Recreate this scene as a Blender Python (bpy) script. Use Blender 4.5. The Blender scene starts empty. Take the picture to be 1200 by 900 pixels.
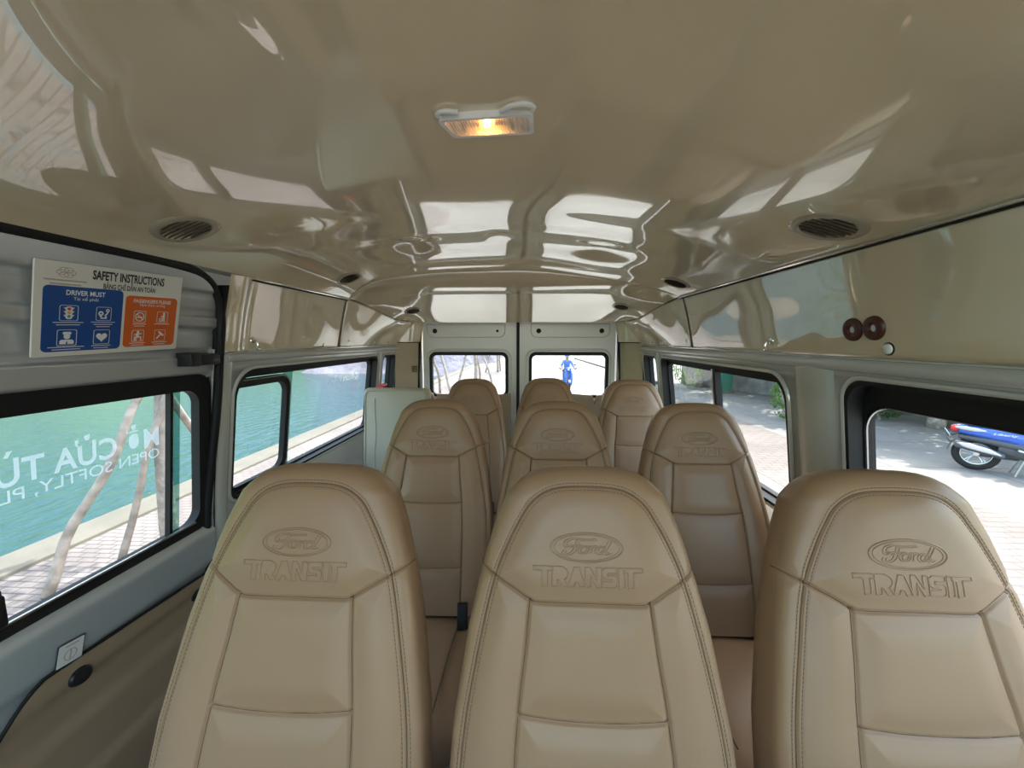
import bpy, bmesh, math, random
import numpy as np
from mathutils import Vector, Matrix, Euler, noise
from mathutils.geometry import tessellate_polygon
PI = math.pi
R = math.radians
random.seed(7)
scene = bpy.context.scene
COL = scene.collection

# ------------------------------------------------------------------ materials
MATS = {}
def nt(name):
    m = bpy.data.materials.new(name); m.use_nodes = True
    MATS[name] = m
    return m, m.node_tree.nodes, m.node_tree.links, m.node_tree.nodes['Principled BSDF']
def noise_bump(N, L, b, scale, strength, dist=.002, detail=3, coord='Object', stretch=None):
    tc = N.new('ShaderNodeTexCoord'); n = N.new('ShaderNodeTexNoise')
    n.inputs['Scale'].default_value = scale; n.inputs['Detail'].default_value = detail
    if stretch:
        mp = N.new('ShaderNodeMapping'); mp.inputs['Scale'].default_value = stretch
        L.new(tc.outputs[coord], mp.inputs['Vector']); L.new(mp.outputs[0], n.inputs['Vector'])
    else:
        L.new(tc.outputs[coord], n.inputs['Vector'])
    bp = N.new('ShaderNodeBump'); bp.inputs['Strength'].default_value = strength; bp.inputs['Distance'].default_value = dist
    L.new(n.outputs['Fac'], bp.inputs['Height']); L.new(bp.outputs[0], b.inputs['Normal'])
    return n
def mat(name, col, rough=.5, metal=0., ior=1.45, bump=None, vary=None, coat=0., coat_rough=.03, emit=None, estr=0, coat_ior=1.5):
    m, N, L, b = nt(name)
    b.inputs['Base Color'].default_value = (*col, 1); b.inputs['Roughness'].default_value = rough
    b.inputs['Metallic'].default_value = metal; b.inputs['IOR'].default_value = ior
    b.inputs['Coat Weight'].default_value = coat; b.inputs['Coat Roughness'].default_value = coat_rough
    b.inputs['Coat IOR'].default_value = coat_ior
    if emit: b.inputs['Emission Color'].default_value = (*emit, 1); b.inputs['Emission Strength'].default_value = estr
    if bump: noise_bump(N, L, b, *bump)
    if vary:
        sc, amt = vary
        tc = N.new('ShaderNodeTexCoord'); n = N.new('ShaderNodeTexNoise'); n.inputs['Scale'].default_value = sc
        n.inputs['Detail'].default_value = 5
        L.new(tc.outputs['Object'], n.inputs['Vector'])
        r = N.new('ShaderNodeValToRGB')
        r.color_ramp.elements[0].position = .3; r.color_ramp.elements[1].position = .7
        r.color_ramp.elements[0].color = (*[c * (1 - amt) for c in col], 1)
        r.color_ramp.elements[1].color = (*[min(1, c * (1 + amt)) for c in col], 1)
        L.new(n.outputs['Fac'], r.inputs['Fac']); L.new(r.outputs['Color'], b.inputs['Base Color'])
    return m

mat('headliner', (.79, .665, .445), .16, ior=1.5, coat=1., coat_rough=.010, coat_ior=2.45)
mat('valance', (.77, .645, .425), .2, ior=1.5, coat=1., coat_rough=.010, coat_ior=2.1)
mat('leather', (.345, .218, .128), .36, bump=(420, .25, .0006), vary=(2.5, .05))
mat('leather_plain', (.46, .43, .34), .5, bump=(300, .2, .0006), vary=(3, .05))
mat('stitch_seam_shade', (.13, .085, .05), .8)
mat('silver_paint', (.60, .61, .58), .22, metal=.2, coat=.35, coat_rough=.08, bump=(900, .05, .0003))
mat('door_paint', (.72, .72, .68), .33, metal=.1, coat=.3, coat_rough=.1)
mat('blue_silver', (.60, .64, .65), .24, metal=.35, coat=.6, coat_rough=.08)
mat('ribbed_metal', (.60, .62, .63), .24, metal=.5, bump=(300, .05, .0004))
mat('rubber', (.008, .008, .009), .62, bump=(200, .1, .0005))
mat('frit', (.01, .01, .011), .12)
mat('black_plastic', (.016, .016, .018), .38)
mat('dark_gap', (.012, .011, .01), .7)
mat('trim_beige', (.52, .43, .29), .45, bump=(600, .15, .0004))
mat('trim_brown', (.36, .26, .165), .5, bump=(600, .15, .0004))
mat('chrome', (.8, .8, .78), .12, metal=1.)
mat('steel', (.5, .5, .5), .3, metal=1.)
mat('white_plastic', (.80, .79, .76), .35)
mat('board_white', (.80, .77, .70), .3)
mat('sign_blue', (.012, .075, .30), .3)
mat('sign_orange', (.72, .14, .02), .3)
mat('ink', (.03, .03, .04), .5)
mat('sign_white', (.85, .85, .82), .4)
mat('sign_grey', (.45, .40, .38), .5)
mat('lamp_red', (.7, .04, .03), .4)
mat('lamp_amber', (.8, .45, .1), .4)
mat('lamp_green', (.1, .45, .2), .4)
mat('disc_brown', (.085, .025, .018), .4, bump=(80, .2, .001))
mat('vent_dark', (.05, .035, .022), .5)
mat('vent_ring', (.42, .36, .26), .25, coat=.5)
mat('floor_vinyl', (.10, .095, .09), .5, bump=(150, .3, .001), vary=(20, .2))
mat('red_plastic', (.62, .025, .03), .25)
mat('bulb', (1, .8, .5), .4, emit=(1, .48, .14), estr=45)


mat('bark', (.36, .30, .25), .9, bump=(22, .9, .02), vary=(9, .35))
mat('pole_wood', (.33, .27, .22), .85, bump=(25, .8, .01), vary=(10, .35))
mat('tyre', (.018, .018, .02), .75)
mat('scooter_blue', (.02, .10, .50), .16, coat=1.)
mat('scooter_silver', (.62, .66, .70), .22, metal=.7)
mat('scooter_grey', (.09, .095, .105), .45)
mat('shirt_blue', (.10, .20, .55), .85)
mat('trousers', (.06, .08, .14), .85)
mat('skin', (.45, .27, .18), .55)
mat('helmet', (.10, .18, .42), .25, coat=.6)
mat('green_paint', (.01, .16, .11), .4)
mat('stone_wall', (.20, .19, .18), .9, bump=(4, .8, .05), vary=(2.2, .45))
mat('rock', (.15, .14, .17), .95, bump=(.8, .9, .5), vary=(.25, .4))
mat('hill_green', (.085, .14, .04), .95, bump=(.6, .9, .6), vary=(.12, .5))
mat('lawn', (.15, .24, .04), .9, vary=(3, .3))
mat('kerb', (.125, .113, .092), .85, bump=(12, .5, .01), vary=(2, .15))
mat('cloth_seat_bag', (.13, .09, .06), .8, bump=(60, .3, .002))

def leaf(name, col):
    m, N, L, b = nt(name)
    tr = N.new('ShaderNodeBsdfTranslucent'); mx = N.new('ShaderNodeMixShader'); mx.inputs[0].default_value = .35
    b.inputs['Base Color'].default_value = (*col, 1); b.inputs['Roughness'].default_value = .5
    tr.inputs['Color'].default_value = (col[0]*1.3, col[1]*1.2, col[2]*.6, 1)
    L.new(b.outputs[0], mx.inputs[1]); L.new(tr.outputs[0], mx.inputs[2])
    L.new(mx.outputs[0], N['Material Output'].inputs[0])
leaf('leaf', (.075, .17, .03)); leaf('leaf_light', (.18, .30, .06)); leaf('leaf_dark', (.04, .10, .03))

def glass(name, tint, refl=1.0):
    m, N, L, b = nt(name); N.remove(b)
    t = N.new('ShaderNodeBsdfTransparent'); t.inputs[0].default_value = (*tint, 1)
    g = N.new('ShaderNodeBsdfGlossy'); g.inputs['Roughness'].default_value = .0
    lw = N.new('ShaderNodeLayerWeight'); lw.inputs[0].default_value = .5
    p = N.new('ShaderNodeMath'); p.operation = 'POWER'; p.inputs[1].default_value = 5
    a = N.new('ShaderNodeMath'); a.operation = 'MULTIPLY_ADD'; a.inputs[1].default_value = .9*refl; a.inputs[2].default_value = .03*refl
    mx = N.new('ShaderNodeMixShader')
    L.new(lw.outputs['Facing'], p.inputs[0]); L.new(p.outputs[0], a.inputs[0]); L.new(a.outputs[0], mx.inputs[0])
    L.new(t.outputs[0], mx.inputs[1]); L.new(g.outputs[0], mx.inputs[2]); L.new(mx.outputs[0], N['Material Output'].inputs[0])
    return m
glass('glass', (.93, .96, .95))
glass('glass_edge', (.45, .62, .60))
def lens_mat():
    m, N, L, b = nt('lamp_lens')
    t = N.new('ShaderNodeBsdfTransparent'); t.inputs[0].default_value = (.98, .97, .95, 1)
    mx = N.new('ShaderNodeMixShader'); mx.inputs[0].default_value = .40
    b.inputs['Base Color'].default_value = (.86, .84, .80, 1); b.inputs['Roughness'].default_value = .15
    b.inputs['Subsurface Weight'].default_value = 0
    L.new(b.outputs[0], mx.inputs[1]); L.new(t.outputs[0], mx.inputs[2]); L.new(mx.outputs[0], N['Material Output'].inputs[0])
lens_mat()
def film(name, col, opacity):
    m, N, L, b = nt(name); t = N.new('ShaderNodeBsdfTransparent'); tr = N.new('ShaderNodeBsdfTranslucent'); mx = N.new('ShaderNodeMixShader'); m2 = N.new('ShaderNodeMixShader')
    b.inputs['Base Color'].default_value = (*col, 1); tr.inputs[0].default_value = (*col, 1); m2.inputs[0].default_value = .6; mx.inputs[0].default_value = opacity
    L.new(b.outputs[0], m2.inputs[1]); L.new(tr.outputs[0], m2.inputs[2]); L.new(t.outputs[0], mx.inputs[1]); L.new(m2.outputs[0], mx.inputs[2]); L.new(mx.outputs[0], N['Material Output'].inputs[0])
film('letter_white', (.92, .94, .94), .72); film('letter_grey', (.5, .53, .55), .7)

def brick(name, c1, c2, mortar, scale, w, h, ms=.02, rough=.85, wash=.15):
    m, N, L, b = nt(name)
    tc = N.new('ShaderNodeTexCoord'); br = N.new('ShaderNodeTexBrick')
    br.inputs['Color1'].default_value = (*c1, 1); br.inputs['Color2'].default_value = (*c2, 1); br.inputs['Mortar'].default_value = (*mortar, 1)
    br.inputs['Scale'].default_value = scale; br.inputs['Brick Width'].default_value = w; br.inputs['Row Height'].default_value = h
    br.inputs['Mortar Size'].default_value = ms
    L.new(tc.outputs['Object'], br.inputs['Vector'])
    n = N.new('ShaderNodeTexNoise'); n.inputs['Scale'].default_value = .9; n.inputs['Detail'].default_value = 8; n.inputs['Roughness'].default_value = .65
    L.new(tc.outputs['Object'], n.inputs['Vector'])
    r = N.new('ShaderNodeValToRGB'); r.color_ramp.elements[0].position = .35; r.color_ramp.elements[1].position = .62
    r.color_ramp.elements[0].color = (1-wash*2,)*3 + (1,); r.color_ramp.elements[1].color = (1, 1, 1, 1)
    L.new(n.outputs['Fac'], r.inputs['Fac'])
    mx = N.new('ShaderNodeMix'); mx.data_type = 'RGBA'; mx.blend_type = 'MULTIPLY'; mx.inputs[0].default_value = 1
    L.new(br.outputs['Color'], mx.inputs[6]); L.new(r.outputs['Color'], mx.inputs[7]); L.new(mx.outputs[2], b.inputs['Base Color'])
    b.inputs['Roughness'].default_value = rough
    bp = N.new('ShaderNodeBump'); bp.inputs['Strength'].default_value = .4; bp.inputs['Distance'].default_value = .01; bp.invert = True
    L.new(br.outputs['Fac'], bp.inputs['Height']); L.new(bp.outputs[0], b.inputs['Normal'])
brick('paving_path', (.215, .18, .168), (.188, .157, .148), (.10, .083, .078), 1., .15, .075, .008)
brick('paving_road', (.24, .226, .205), (.215, .202, .186), (.15, .14, .13), 1., 2.4, 1.6, .02, wash=.12)
brick('paving_band', (.205, .17, .153), (.185, .152, .14), (.135, .112, .105), 1., .24, .12, .012)

def water_mat():
    m, N, L, b = nt('water')
    b.inputs['Base Color'].default_value = (.024, .062, .073, 1); b.inputs['Specular IOR Level'].default_value = .17; b.inputs['Roughness'].default_value = .10; b.inputs['IOR'].default_value = 1.33
    tc = N.new('ShaderNodeTexCoord'); mp = N.new('ShaderNodeMapping'); mp.inputs['Scale'].default_value = (1.9, .8, 1); mp.inputs['Rotation'].default_value = (0, 0, R(-25))
    n = N.new('ShaderNodeTexNoise'); n.inputs['Scale'].default_value = 2.2; n.inputs['Detail'].default_value = 4
    bp = N.new('ShaderNodeBump'); bp.inputs['Strength'].default_value = 1.; bp.inputs['Distance'].default_value = .16
    L.new(tc.outputs['Object'], mp.inputs[0]); L.new(mp.outputs[0], n.inputs['Vector']); L.new(n.outputs['Fac'], bp.inputs['Height']); L.new(bp.outputs[0], b.inputs['Normal'])
water_mat()

# ------------------------------------------------------------------ mesh builder
class MB:
    def __init__(s): s.v = []; s.f = []
    def add(s, vs, fs):
        o = len(s.v); s.v += [tuple(p) for p in vs]; s.f += [tuple(i + o for i in f) for f in fs]
        return s
    def bm(s, bm, M=None):
        bm.verts.index_update()
        s.add([(M @ v.co) if M else v.co.copy() for v in bm.verts], [[v.index for v in f.verts] for f in bm.faces]); bm.free()
        return s
    def box(s, c, size, bevel=0., rot=None, seg=2):
        bm = bmesh.new(); bmesh.ops.create_cube(bm, size=1)
        for v in bm.verts: v.co = Vector((v.co.x*size[0], v.co.y*size[1], v.co.z*size[2]))
        if bevel: bmesh.ops.bevel(bm, geom=bm.edges[:], offset=bevel, segments=seg, affect='EDGES', profile=.5)
        M = Matrix.Translation(c)
        if rot is not None: M = M @ (rot.to_4x4() if isinstance(rot, Matrix) else Euler(rot).to_matrix().to_4x4())
        return s.bm(bm, M)
    def tube(s, pts, r, n=8, closed=False, caps=True):
        pts = [Vector(p) for p in pts]; N = len(pts)
        rs = r if isinstance(r, (list, tuple)) else [r]*N
        vs, fs = [], []
        prev = None
        for i, p in enumerate(pts):
            a = pts[(i-1) % N] if (closed or i > 0) else p
            b = pts[(i+1) % N] if (closed or i < N-1) else p
            t = (b - a)
            t = t.normalized() if t.length > 1e-9 else Vector((0, 0, 1))
            if prev is None:
                up = Vector((0, 0, 1)) if abs(t.z) < .9 else Vector((1, 0, 0))
                u = t.cross(up).normalized()
            else:
                u = (prev - t*prev.dot(t)); u = u.normalized() if u.length > 1e-9 else t.orthogonal().normalized()
            prev = u; w = t.cross(u)
            for k in range(n):
                a_ = 2*PI*k/n; vs.append(p + (u*math.cos(a_) + w*math.sin(a_))*rs[i])
        M = N if closed else N-1
        for i in range(M):
            j = (i+1) % N
            for k in range(n):
                l = (k+1) % n; fs.append((i*n+k, i*n+l, j*n+l, j*n+k))
        if caps and not closed:
            fs.append(tuple(range(n-1, -1, -1))); fs.append(tuple((N-1)*n+k for k in range(n)))
        return s.add(vs, fs)
    def lathe(s, prof, M=Matrix(), n=32, close=False):       # prof (r, z) around local z
        vs, fs = [], []; P = len(prof)
        for k in range(n):
            a = 2*PI*k/n
            for r, z in prof: vs.append(M @ Vector((r*math.cos(a), r*math.sin(a), z)))
        for k in range(n):
            l = (k+1) % n
            for i in range(P if close else P-1):
                j = (i+1) % P; fs.append((k*P+i, l*P+i, l*P+j, k*P+j))
        return s.add(vs, fs)
    def grid(s, fn, us, vs_, flip=False):
        o = []; nu, nv = len(us), len(vs_)
        for u in us:
            for v in vs_: o.append(fn(u, v))
        f = []
        for i in range(nu-1):
            for j in range(nv-1):
                q = (i*nv+j, (i+1)*nv+j, (i+1)*nv+j+1, i*nv+j+1)
                f.append(q[::-1] if flip else q)
        return s.add(o, f)
    def prism(s, poly, d0, d1, M=Matrix(), holes=()):        # 2-D outline extruded in local z
        loops = [[Vector((p[0], p[1], 0)) for p in l] for l in ([poly] + list(holes))]
        tri = tessellate_polygon(loops); flat = [p for l in loops for p in l]; n = len(flat)
        vs = [M @ Vector((p.x, p.y, d0)) for p in flat] + [M @ Vector((p.x, p.y, d1)) for p in flat]
        fs = []
        def area(t): a, b, c = (flat[i] for i in t); return (b-a).cross(c-a).z
        for t in tri:
            t = t if area(t) > 0 else t[::-1]
            fs.append(tuple(i+n for i in t)); fs.append(tuple(t[::-1]))
        o = 0
        for l in loops:
            k = len(l); ar = sum(l[i].x*l[(i+1) % k].y - l[(i+1) % k].x*l[i].y for i in range(k))
            first = l is loops[0]
            for i in range(k):
                j = (i+1) % k; q = (o+i, o+j, o+n+j, o+n+i)
                fs.append(q if (ar > 0) == first else q[::-1])
            o += k
        return s.add(vs, fs)
    def ball(s, c, r, n=16, m=10, M=None):
        r = r if isinstance(r, (tuple, list)) else (r, r, r)
        bm = bmesh.new(); bmesh.ops.create_uvsphere(bm, u_segments=n, v_segments=m, radius=1)
        T = Matrix.Translation(c) @ (M.to_4x4() if M else Matrix()) @ Matrix.Diagonal((*r, 1))
        return s.bm(bm, T)
    def loft(s, secs, n=20, p=2.6, caps=True):               # secs: (x, y, z, ry, rz) along x
        vs, fs = [], []
        for (x, y, z, ry, rz) in secs:
            for k in range(n):
                a = 2*PI*k/n; c, q = math.cos(a), math.sin(a)
                vs.append((x, y + ry*math.copysign(abs(c)**(2/p), c), z + rz*math.copysign(abs(q)**(2/p), q)))
        for i in range(len(secs)-1):
            for k in range(n):
                l = (k+1) % n; fs.append((i*n+k, i*n+l, (i+1)*n+l, (i+1)*n+k))
        if caps: fs.append(tuple(range(n-1, -1, -1))); fs.append(tuple((len(secs)-1)*n+k for k in range(n)))
        return s.add(vs, fs)
    def build(s, name, m, parent=None, smooth=40, local=False):
        me = bpy.data.meshes.new(name); me.from_pydata([tuple(p) for p in s.v], [], s.f); me.update()
        o = bpy.data.objects.new(name, me); COL.objects.link(o)
        me.materials.append(MATS[m] if isinstance(m, str) else m)
        if smooth:
            for p in me.polygons: p.use_smooth = True
            if smooth < 180: me.set_sharp_from_angle(angle=R(smooth))
        if parent is not None:
            o.parent = parent
            if not local and parent.parent is None: o.matrix_parent_inverse = parent.matrix_basis.inverted()
        return o
def recalc(o):
    bm = bmesh.new(); bm.from_mesh(o.data); bmesh.ops.recalc_face_normals(bm, faces=bm.faces[:]); bm.to_mesh(o.data); bm.free()
    return o
def tag(o, label, cat, group=None):
    o['label'] = label; o['category'] = cat
    if group: o['group'] = group
    return o
def struct(o): o['kind'] = 'structure'; return o
def stuff(o, label, cat): o['kind'] = 'stuff'; o['label'] = label; o['category'] = cat; return o
def empty(name, loc, rz=0.):
    o = bpy.data.objects.new(name, None); COL.objects.link(o); o.location = loc; o.rotation_euler = (0, 0, rz); o.empty_display_size = .1
    return o
def copy_tree(o, parent=None):
    c = o.copy(); COL.objects.link(c)
    if parent is not None: c.parent = parent
    for ch in list(o.children): copy_tree(ch, c)
    return c
def rr(x0, x1, y0, y1, r, n=8):                             # rounded rectangle outline, counter-clockwise; r may be 4 radii
    rs = r if isinstance(r, (list, tuple)) else (r,)*4      # bl, br, tr, tl
    pts = []
    for (cx, cy, rad, a0) in ((x0+rs[0], y0+rs[0], rs[0], PI), (x1-rs[1], y0+rs[1], rs[1], 1.5*PI), (x1-rs[2], y1-rs[2], rs[2], 0), (x0+rs[3], y1-rs[3], rs[3], .5*PI)):
        for k in range(n+1):
            a = a0 + .5*PI*k/n; pts.append((cx + rad*math.cos(a), cy + rad*math.sin(a)))
    return pts
def cat_rom(pts, per=8, closed=False):
    P = [Vector(p) for p in pts]; n = len(P); out = []
    for i in range(n if closed else n-1):
        g = lambda k: P[k % n] if closed else P[max(0, min(n-1, k))]
        p0, p1, p2, p3 = g(i-1), g(i), g(i+1), g(i+2)
        for k in range(per):
            t = k/per
            out.append(.5*((2*p1) + (p2-p0)*t + (2*p0-5*p1+4*p2-p3)*t*t + (3*p1-p0-3*p2+p3)*t**3))
    if not closed: out.append(P[-1])
    return out
def text_geo(body, outline=False, bevel=0., extrude=0., offset=0., shear=0., spacing=1.):
    cu = bpy.data.curves.new('lettering', 'FONT'); cu.body = body; cu.size = 1; cu.align_x = 'CENTER'
    cu.offset = offset; cu.shear = shear; cu.space_character = spacing; cu.resolution_u = 3
    if outline: cu.fill_mode = 'NONE'; cu.bevel_depth = bevel; cu.bevel_resolution = 1
    else: cu.fill_mode = 'BOTH'; cu.extrude = extrude
    o = bpy.data.objects.new('lettering', cu); COL.objects.link(o)
    dg = bpy.context.evaluated_depsgraph_get(); dg.update()
    me = bpy.data.meshes.new_from_object(o.evaluated_get(dg))
    vs = [v.co.copy() for v in me.vertices]; fs = [tuple(p.vertices) for p in me.polygons]
    bpy.data.objects.remove(o); bpy.data.curves.remove(cu); bpy.data.meshes.remove(me)
    return vs, fs
def fit(vs, w=None, h=None, cx=0, cy=0):
    xs = [v.x for v in vs]; ys = [v.y for v in vs]
    x0, x1, y0, y1 = min(xs), max(xs), min(ys), max(ys)
    sx = (w/(x1-x0)) if w else None; sy = (h/(y1-y0)) if h else None
    sx = sx or sy; sy = sy or sx
    return [Vector(((v.x-(x0+x1)/2)*sx + cx, (v.y-(y0+y1)/2)*sy + cy, v.z)) for v in vs]

# ------------------------------------------------------------------ camera
FPX = 451.
cam = bpy.data.cameras.new('camera'); cam.sensor_width = 36; cam.lens = 36*FPX/1200; cam.clip_start = .02; cam.clip_end = 500
co = bpy.data.objects.new('camera', cam); COL.objects.link(co); scene.camera = co
co.location = (.113, 0, 1.38)
co.rotation_euler = (R(90) - math.atan(52/FPX), 0, math.atan(24/FPX))

# ------------------------------------------------------------------ van shell
def lerp_tab(t, x):
    if x <= t[0][0]: return t[0][1]
    for (a, va), (b, vb) in zip(t, t[1:]):
        if x <= b: return va + (vb-va)*(x-a)/(b-a)
    return t[-1][1]
WX = [(0, .93), (.45, .975), (.80, .962), (1.30, .898), (1.34, .892), (1.60, .83)]
def wx(z): return lerp_tab(WX, z)
def wmap(side, y, z, off=0.): return Vector((side*(wx(z)+off), y, z))
def sheet(name, side, y0, y1, z0, z1, holes, m, off=0., thick=.03, outer=None):
    loops = [outer or [(y0, z0), (y1, z0), (y1, z1), (y0, z1)]] + holes
    L2 = [[Vector((p[0], p[1], 0)) for p in l] for l in loops]
    flat = [p for l in L2 for p in l]
    bm = bmesh.new(); vv = [bm.verts.new(p) for p in flat]
    for t in tessellate_polygon(L2):
        try: bm.faces.new([vv[i] for i in t])
        except ValueError: pass
    for z in (.2, .45, .6, .8, .95, 1.1, 1.3, 1.34, 1.45):
        bmesh.ops.bisect_plane(bm, geom=bm.verts[:]+bm.edges[:]+bm.faces[:], plane_co=(0, z, 0), plane_no=(0, 1, 0))
    for f in bm.faces:
        f.normal_update()
        if (f.normal.z > 0) == (side > 0): f.normal_flip()
    bm.verts.index_update()
    mb = MB(); mb.add([wmap(side, v.co.x, v.co.y, off) for v in bm.verts], [[v.index for v in f.verts] for f in bm.faces]); bm.free()
    o = mb.build(name, m, smooth=25)
    s = o.modifiers.new('thickness', 'SOLIDIFY'); s.thickness = thick; s.offset = -1
    recalc(o)
    # make sure normals look into the cabin
    me = o.data
    c = me.polygons[len(me.polygons)//2]
    if c.normal.x*side > 0: me.flip_normals()
    return struct(o)

ZB, ZT = .80, 1.285
open_R = {'a': rr(-.28, 1.012, ZB, ZT, .06), 'b': rr(1.232, 2.42, ZB, 1.272, (.05, .05, .04, .09)), 'c': rr(2.50, 2.79, .86, 1.275, .04), 'd': rr(-1.30, -.42, .80, 1.27, .07)}
open_L = {'b': rr(1.255, 2.48, ZB, 1.277, (.05, .05, .04, .10)), 'c': rr(2.56, 2.81, .86, 1.275, .04), 'd': rr(-1.30, -.52, .80, 1.27, .07)}
sheet('wall_right', 1, -1.42, 3.02, 0, 1.34, [open_R[k] for k in 'abcd'], 'silver_paint')
sheet('wall_left', -1, 1.185, 3.02, 0, 1.345, [open_L['b'], open_L['c']], 'silver_paint')
o = sheet('wall_left', -1, -1.42, -.30, 0, 1.58, [open_L['d']], 'silver_paint')

mb = MB(); mb.box((0, .8, -.02), (1.96, 4.5, .04)); struct(mb.build('floor', 'floor_vinyl', smooth=0))
# outer roof skin and upper body sides keep the daylight out above the lining
mb = MB()
prof = [(-.985, 1.26), (-.95, 1.60), (-.88, 1.80), (-.70, 1.865), (0, 1.885), (.70, 1.865), (.88, 1.80), (.95, 1.60), (.985, 1.26)]
for k in range(len(prof)-1):
    a, b = prof[k], prof[k+1]
    mb.add([(a[0], -1.0, a[1]), (b[0], -1.0, b[1]), (b[0], 3.06, b[1]), (a[0], 3.06, a[1])], [(0, 1, 2, 3)])
o = mb.build('roof', 'silver_paint', smooth=60); struct(o)
s = o.modifiers.new('thickness', 'SOLIDIFY'); s.thickness = .012; s.offset = 1

# headliner --------------------------------------------------------
XC = .832
YS = 1.965
def smst(x): x = max(0., min(1., x)); return x*x*(3-2*x)
def bumpf(x, y, cx, cy, rx, ry): return math.exp(-(((x-cx)/rx)**2 + ((y-cy)/ry)**2))
def ceil_front(x, y):
    t = abs(x)/XC
    zc = 1.757
    d = 1.16 - y
    if d > 0: zc += .070*d*d/(d+.12)
    if y > 1.15: zc -= .034*((y-1.15)/.815)**2
    zk = 1.588
    rb = smst((x+.42)/.84)                                    # the lining is not quite symmetrical
    t_ = min(t, 1.)
    gr = .505*t_**1.85 + .495*t_**6.207; gl = .617*t_**2.27 + .383*t_**14
    e = max(0., 1.25-y); e = e*e/(e+.15)
    kr = (-.968*e + 1.289*e*e - .12)*t_**1.8*(1-t_**1.191); kl = (-.446*e + .559*e*e + .019)*t_**1.8*(1-t_**6.655)
    z = zk + (zc-zk)*(1 - gl - (gr-gl)*rb) + kl + (kr-kl)*rb
    # shallow raised panel with soft edges in the middle of the lining, and the unevenness of a soft skin
    w = noise.noise(Vector((x*2.1, y*1.7, 3.1)))*.0018 + noise.noise(Vector((x*5, y*4.2, 9.1)))*.0004
    pan = smst((x+.17)/.03)*smst((.21-x)/.10)*smst((1.0-y)/.10)
    z += w*smst((1-t)/.2) - .0012*pan
    z += .013*bumpf(x, y, -.36, 1.54, .095, .11) + .013*bumpf(x, y, .37, 1.55, .095, .11) + .006*bumpf(x, y, -.01, 1.44, .055, .06)
    z -= .004*math.sin((y-1.25)*17)*smst((y-1.28)/.12)*smst((1.94-y)/.1)*smst((.62-abs(x))/.15)
    z += .006*bumpf(x, y, -.34, .50, .05, .05) - .006*bumpf(x, y, -.22, .52, .028, .09)
    return z
def crease(y):                                              # (x, z) of the lining's side edge
    if y <= YS: return XC, 1.588
    a = smst((y-YS)/.55)
    return XC - .075*a, 1.588 - .080*a
def ceil_rear(tx, y, q):
    xk, zk = crease(y); x = tx*xk
    u = max(0, (y-2.2)/.48); R_ = 1.637 - .096*u - .038*u*u
    F = ceil_front(tx*XC, YS)
    Rr = R_ - (R_-zk)*abs(tx)**6
    nose = 1 - math.sqrt(max(0, 1-(1-q)**2)) if q < 1 else 0
    return Vector((x, y, Rr + (F-Rr)*nose + noise.noise(Vector((x*3, y*3, 5)))*.0016*smst((y-2.1)/.1)))
xs = [math.sin(PI/2*k/90)*.35*XC + .65*XC*k/90 for k in range(-90, 91)]
xs = sorted(xs)
ys = [-1.05 + (YS-.002+1.05)*k/170 for k in range(171)]
mb = MB(); mb.grid(lambda y, x: Vector((x, y, ceil_front(x, y))), ys, xs, flip=False)
ceiling = struct(mb.build('ceiling', 'headliner', smooth=180))
mb = MB()
qs = [(1-math.cos(PI/2*k/28)) for k in range(29)]
rows = [(YS+.002 + .24*q, q) for q in qs] + [(YS+.242 + (2.69-YS-.242)*k/60, 1.) for k in range(1, 61)]
mb.grid(lambda r, t: ceil_rear(t, r[0], r[1]), rows, [k/90 for k in range(-90, 91)])
mb.build('rear_headliner', 'headliner', ceiling, smooth=180)
mb = MB(); mb.grid(lambda h, t: ceil_rear(t, 2.69, 1.) + Vector((0, .004+.02*h, .36*h)), [0, .5, 1], [k/30 for k in range(-30, 31)]); mb.build('rear_upstand', 'headliner', ceiling, smooth=60)
# dark joint line between the two lining pieces
mb = MB(); mb.tube([(x, YS, ceil_front(x, YS)+.0035) for x in xs], .0035, 6); mb.build('lining_joint', 'dark_gap', ceiling)

# glossy side valance panels ---------------------------------------
def val_pt(side, y, t, wav=1.):
    xk, zk = crease(y); xb, zb = .893, 1.341
    x = xb + (xk+.004-xb)*t; z = zb + (zk-.003-zb)*t
    bow = .006*math.sin(PI*t)
    n = noise.noise(Vector((y*1.7, t*1.2, 4*side)))*.0009 + noise.noise(Vector((y*4.5, t*2.2, 8*side)))*.0002
    n += .0020*bumpf(y, t, 1.80, .5, .10, .5)
    if y > 1.9: n += .006*bumpf(y, t, 2.25, .55, .16, .4) - .005*bumpf(y, t, 2.5, .3, .1, .35)
    return Vector((side*(x + bow - n*wav*4), y, z))
def valance(name, side, y0, y1, m='valance'):
    mb = MB(); yy = [y0 + (y1-y0)*k/max(12, int((y1-y0)/.02)) for k in range(max(12, int((y1-y0)/.02))+1)]
    mb.grid(lambda y, t: val_pt(side, y, t), yy, [k/24 for k in range(25)], flip=side > 0)
    o = mb.build(name, m, smooth=180); s = o.modifiers.new('thickness', 'SOLIDIFY'); s.thickness = .004; s.offset = -1
    return struct(o)
vR = valance('trim_1', 1, -1.0, 1.935); vR2 = valance('trim_2', 1, 1.941, 2.83)
vL = valance('trim_3', -1, 1.30, 1.955); vL2 = valance('trim_4', -1, 1.961, 2.83)
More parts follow.
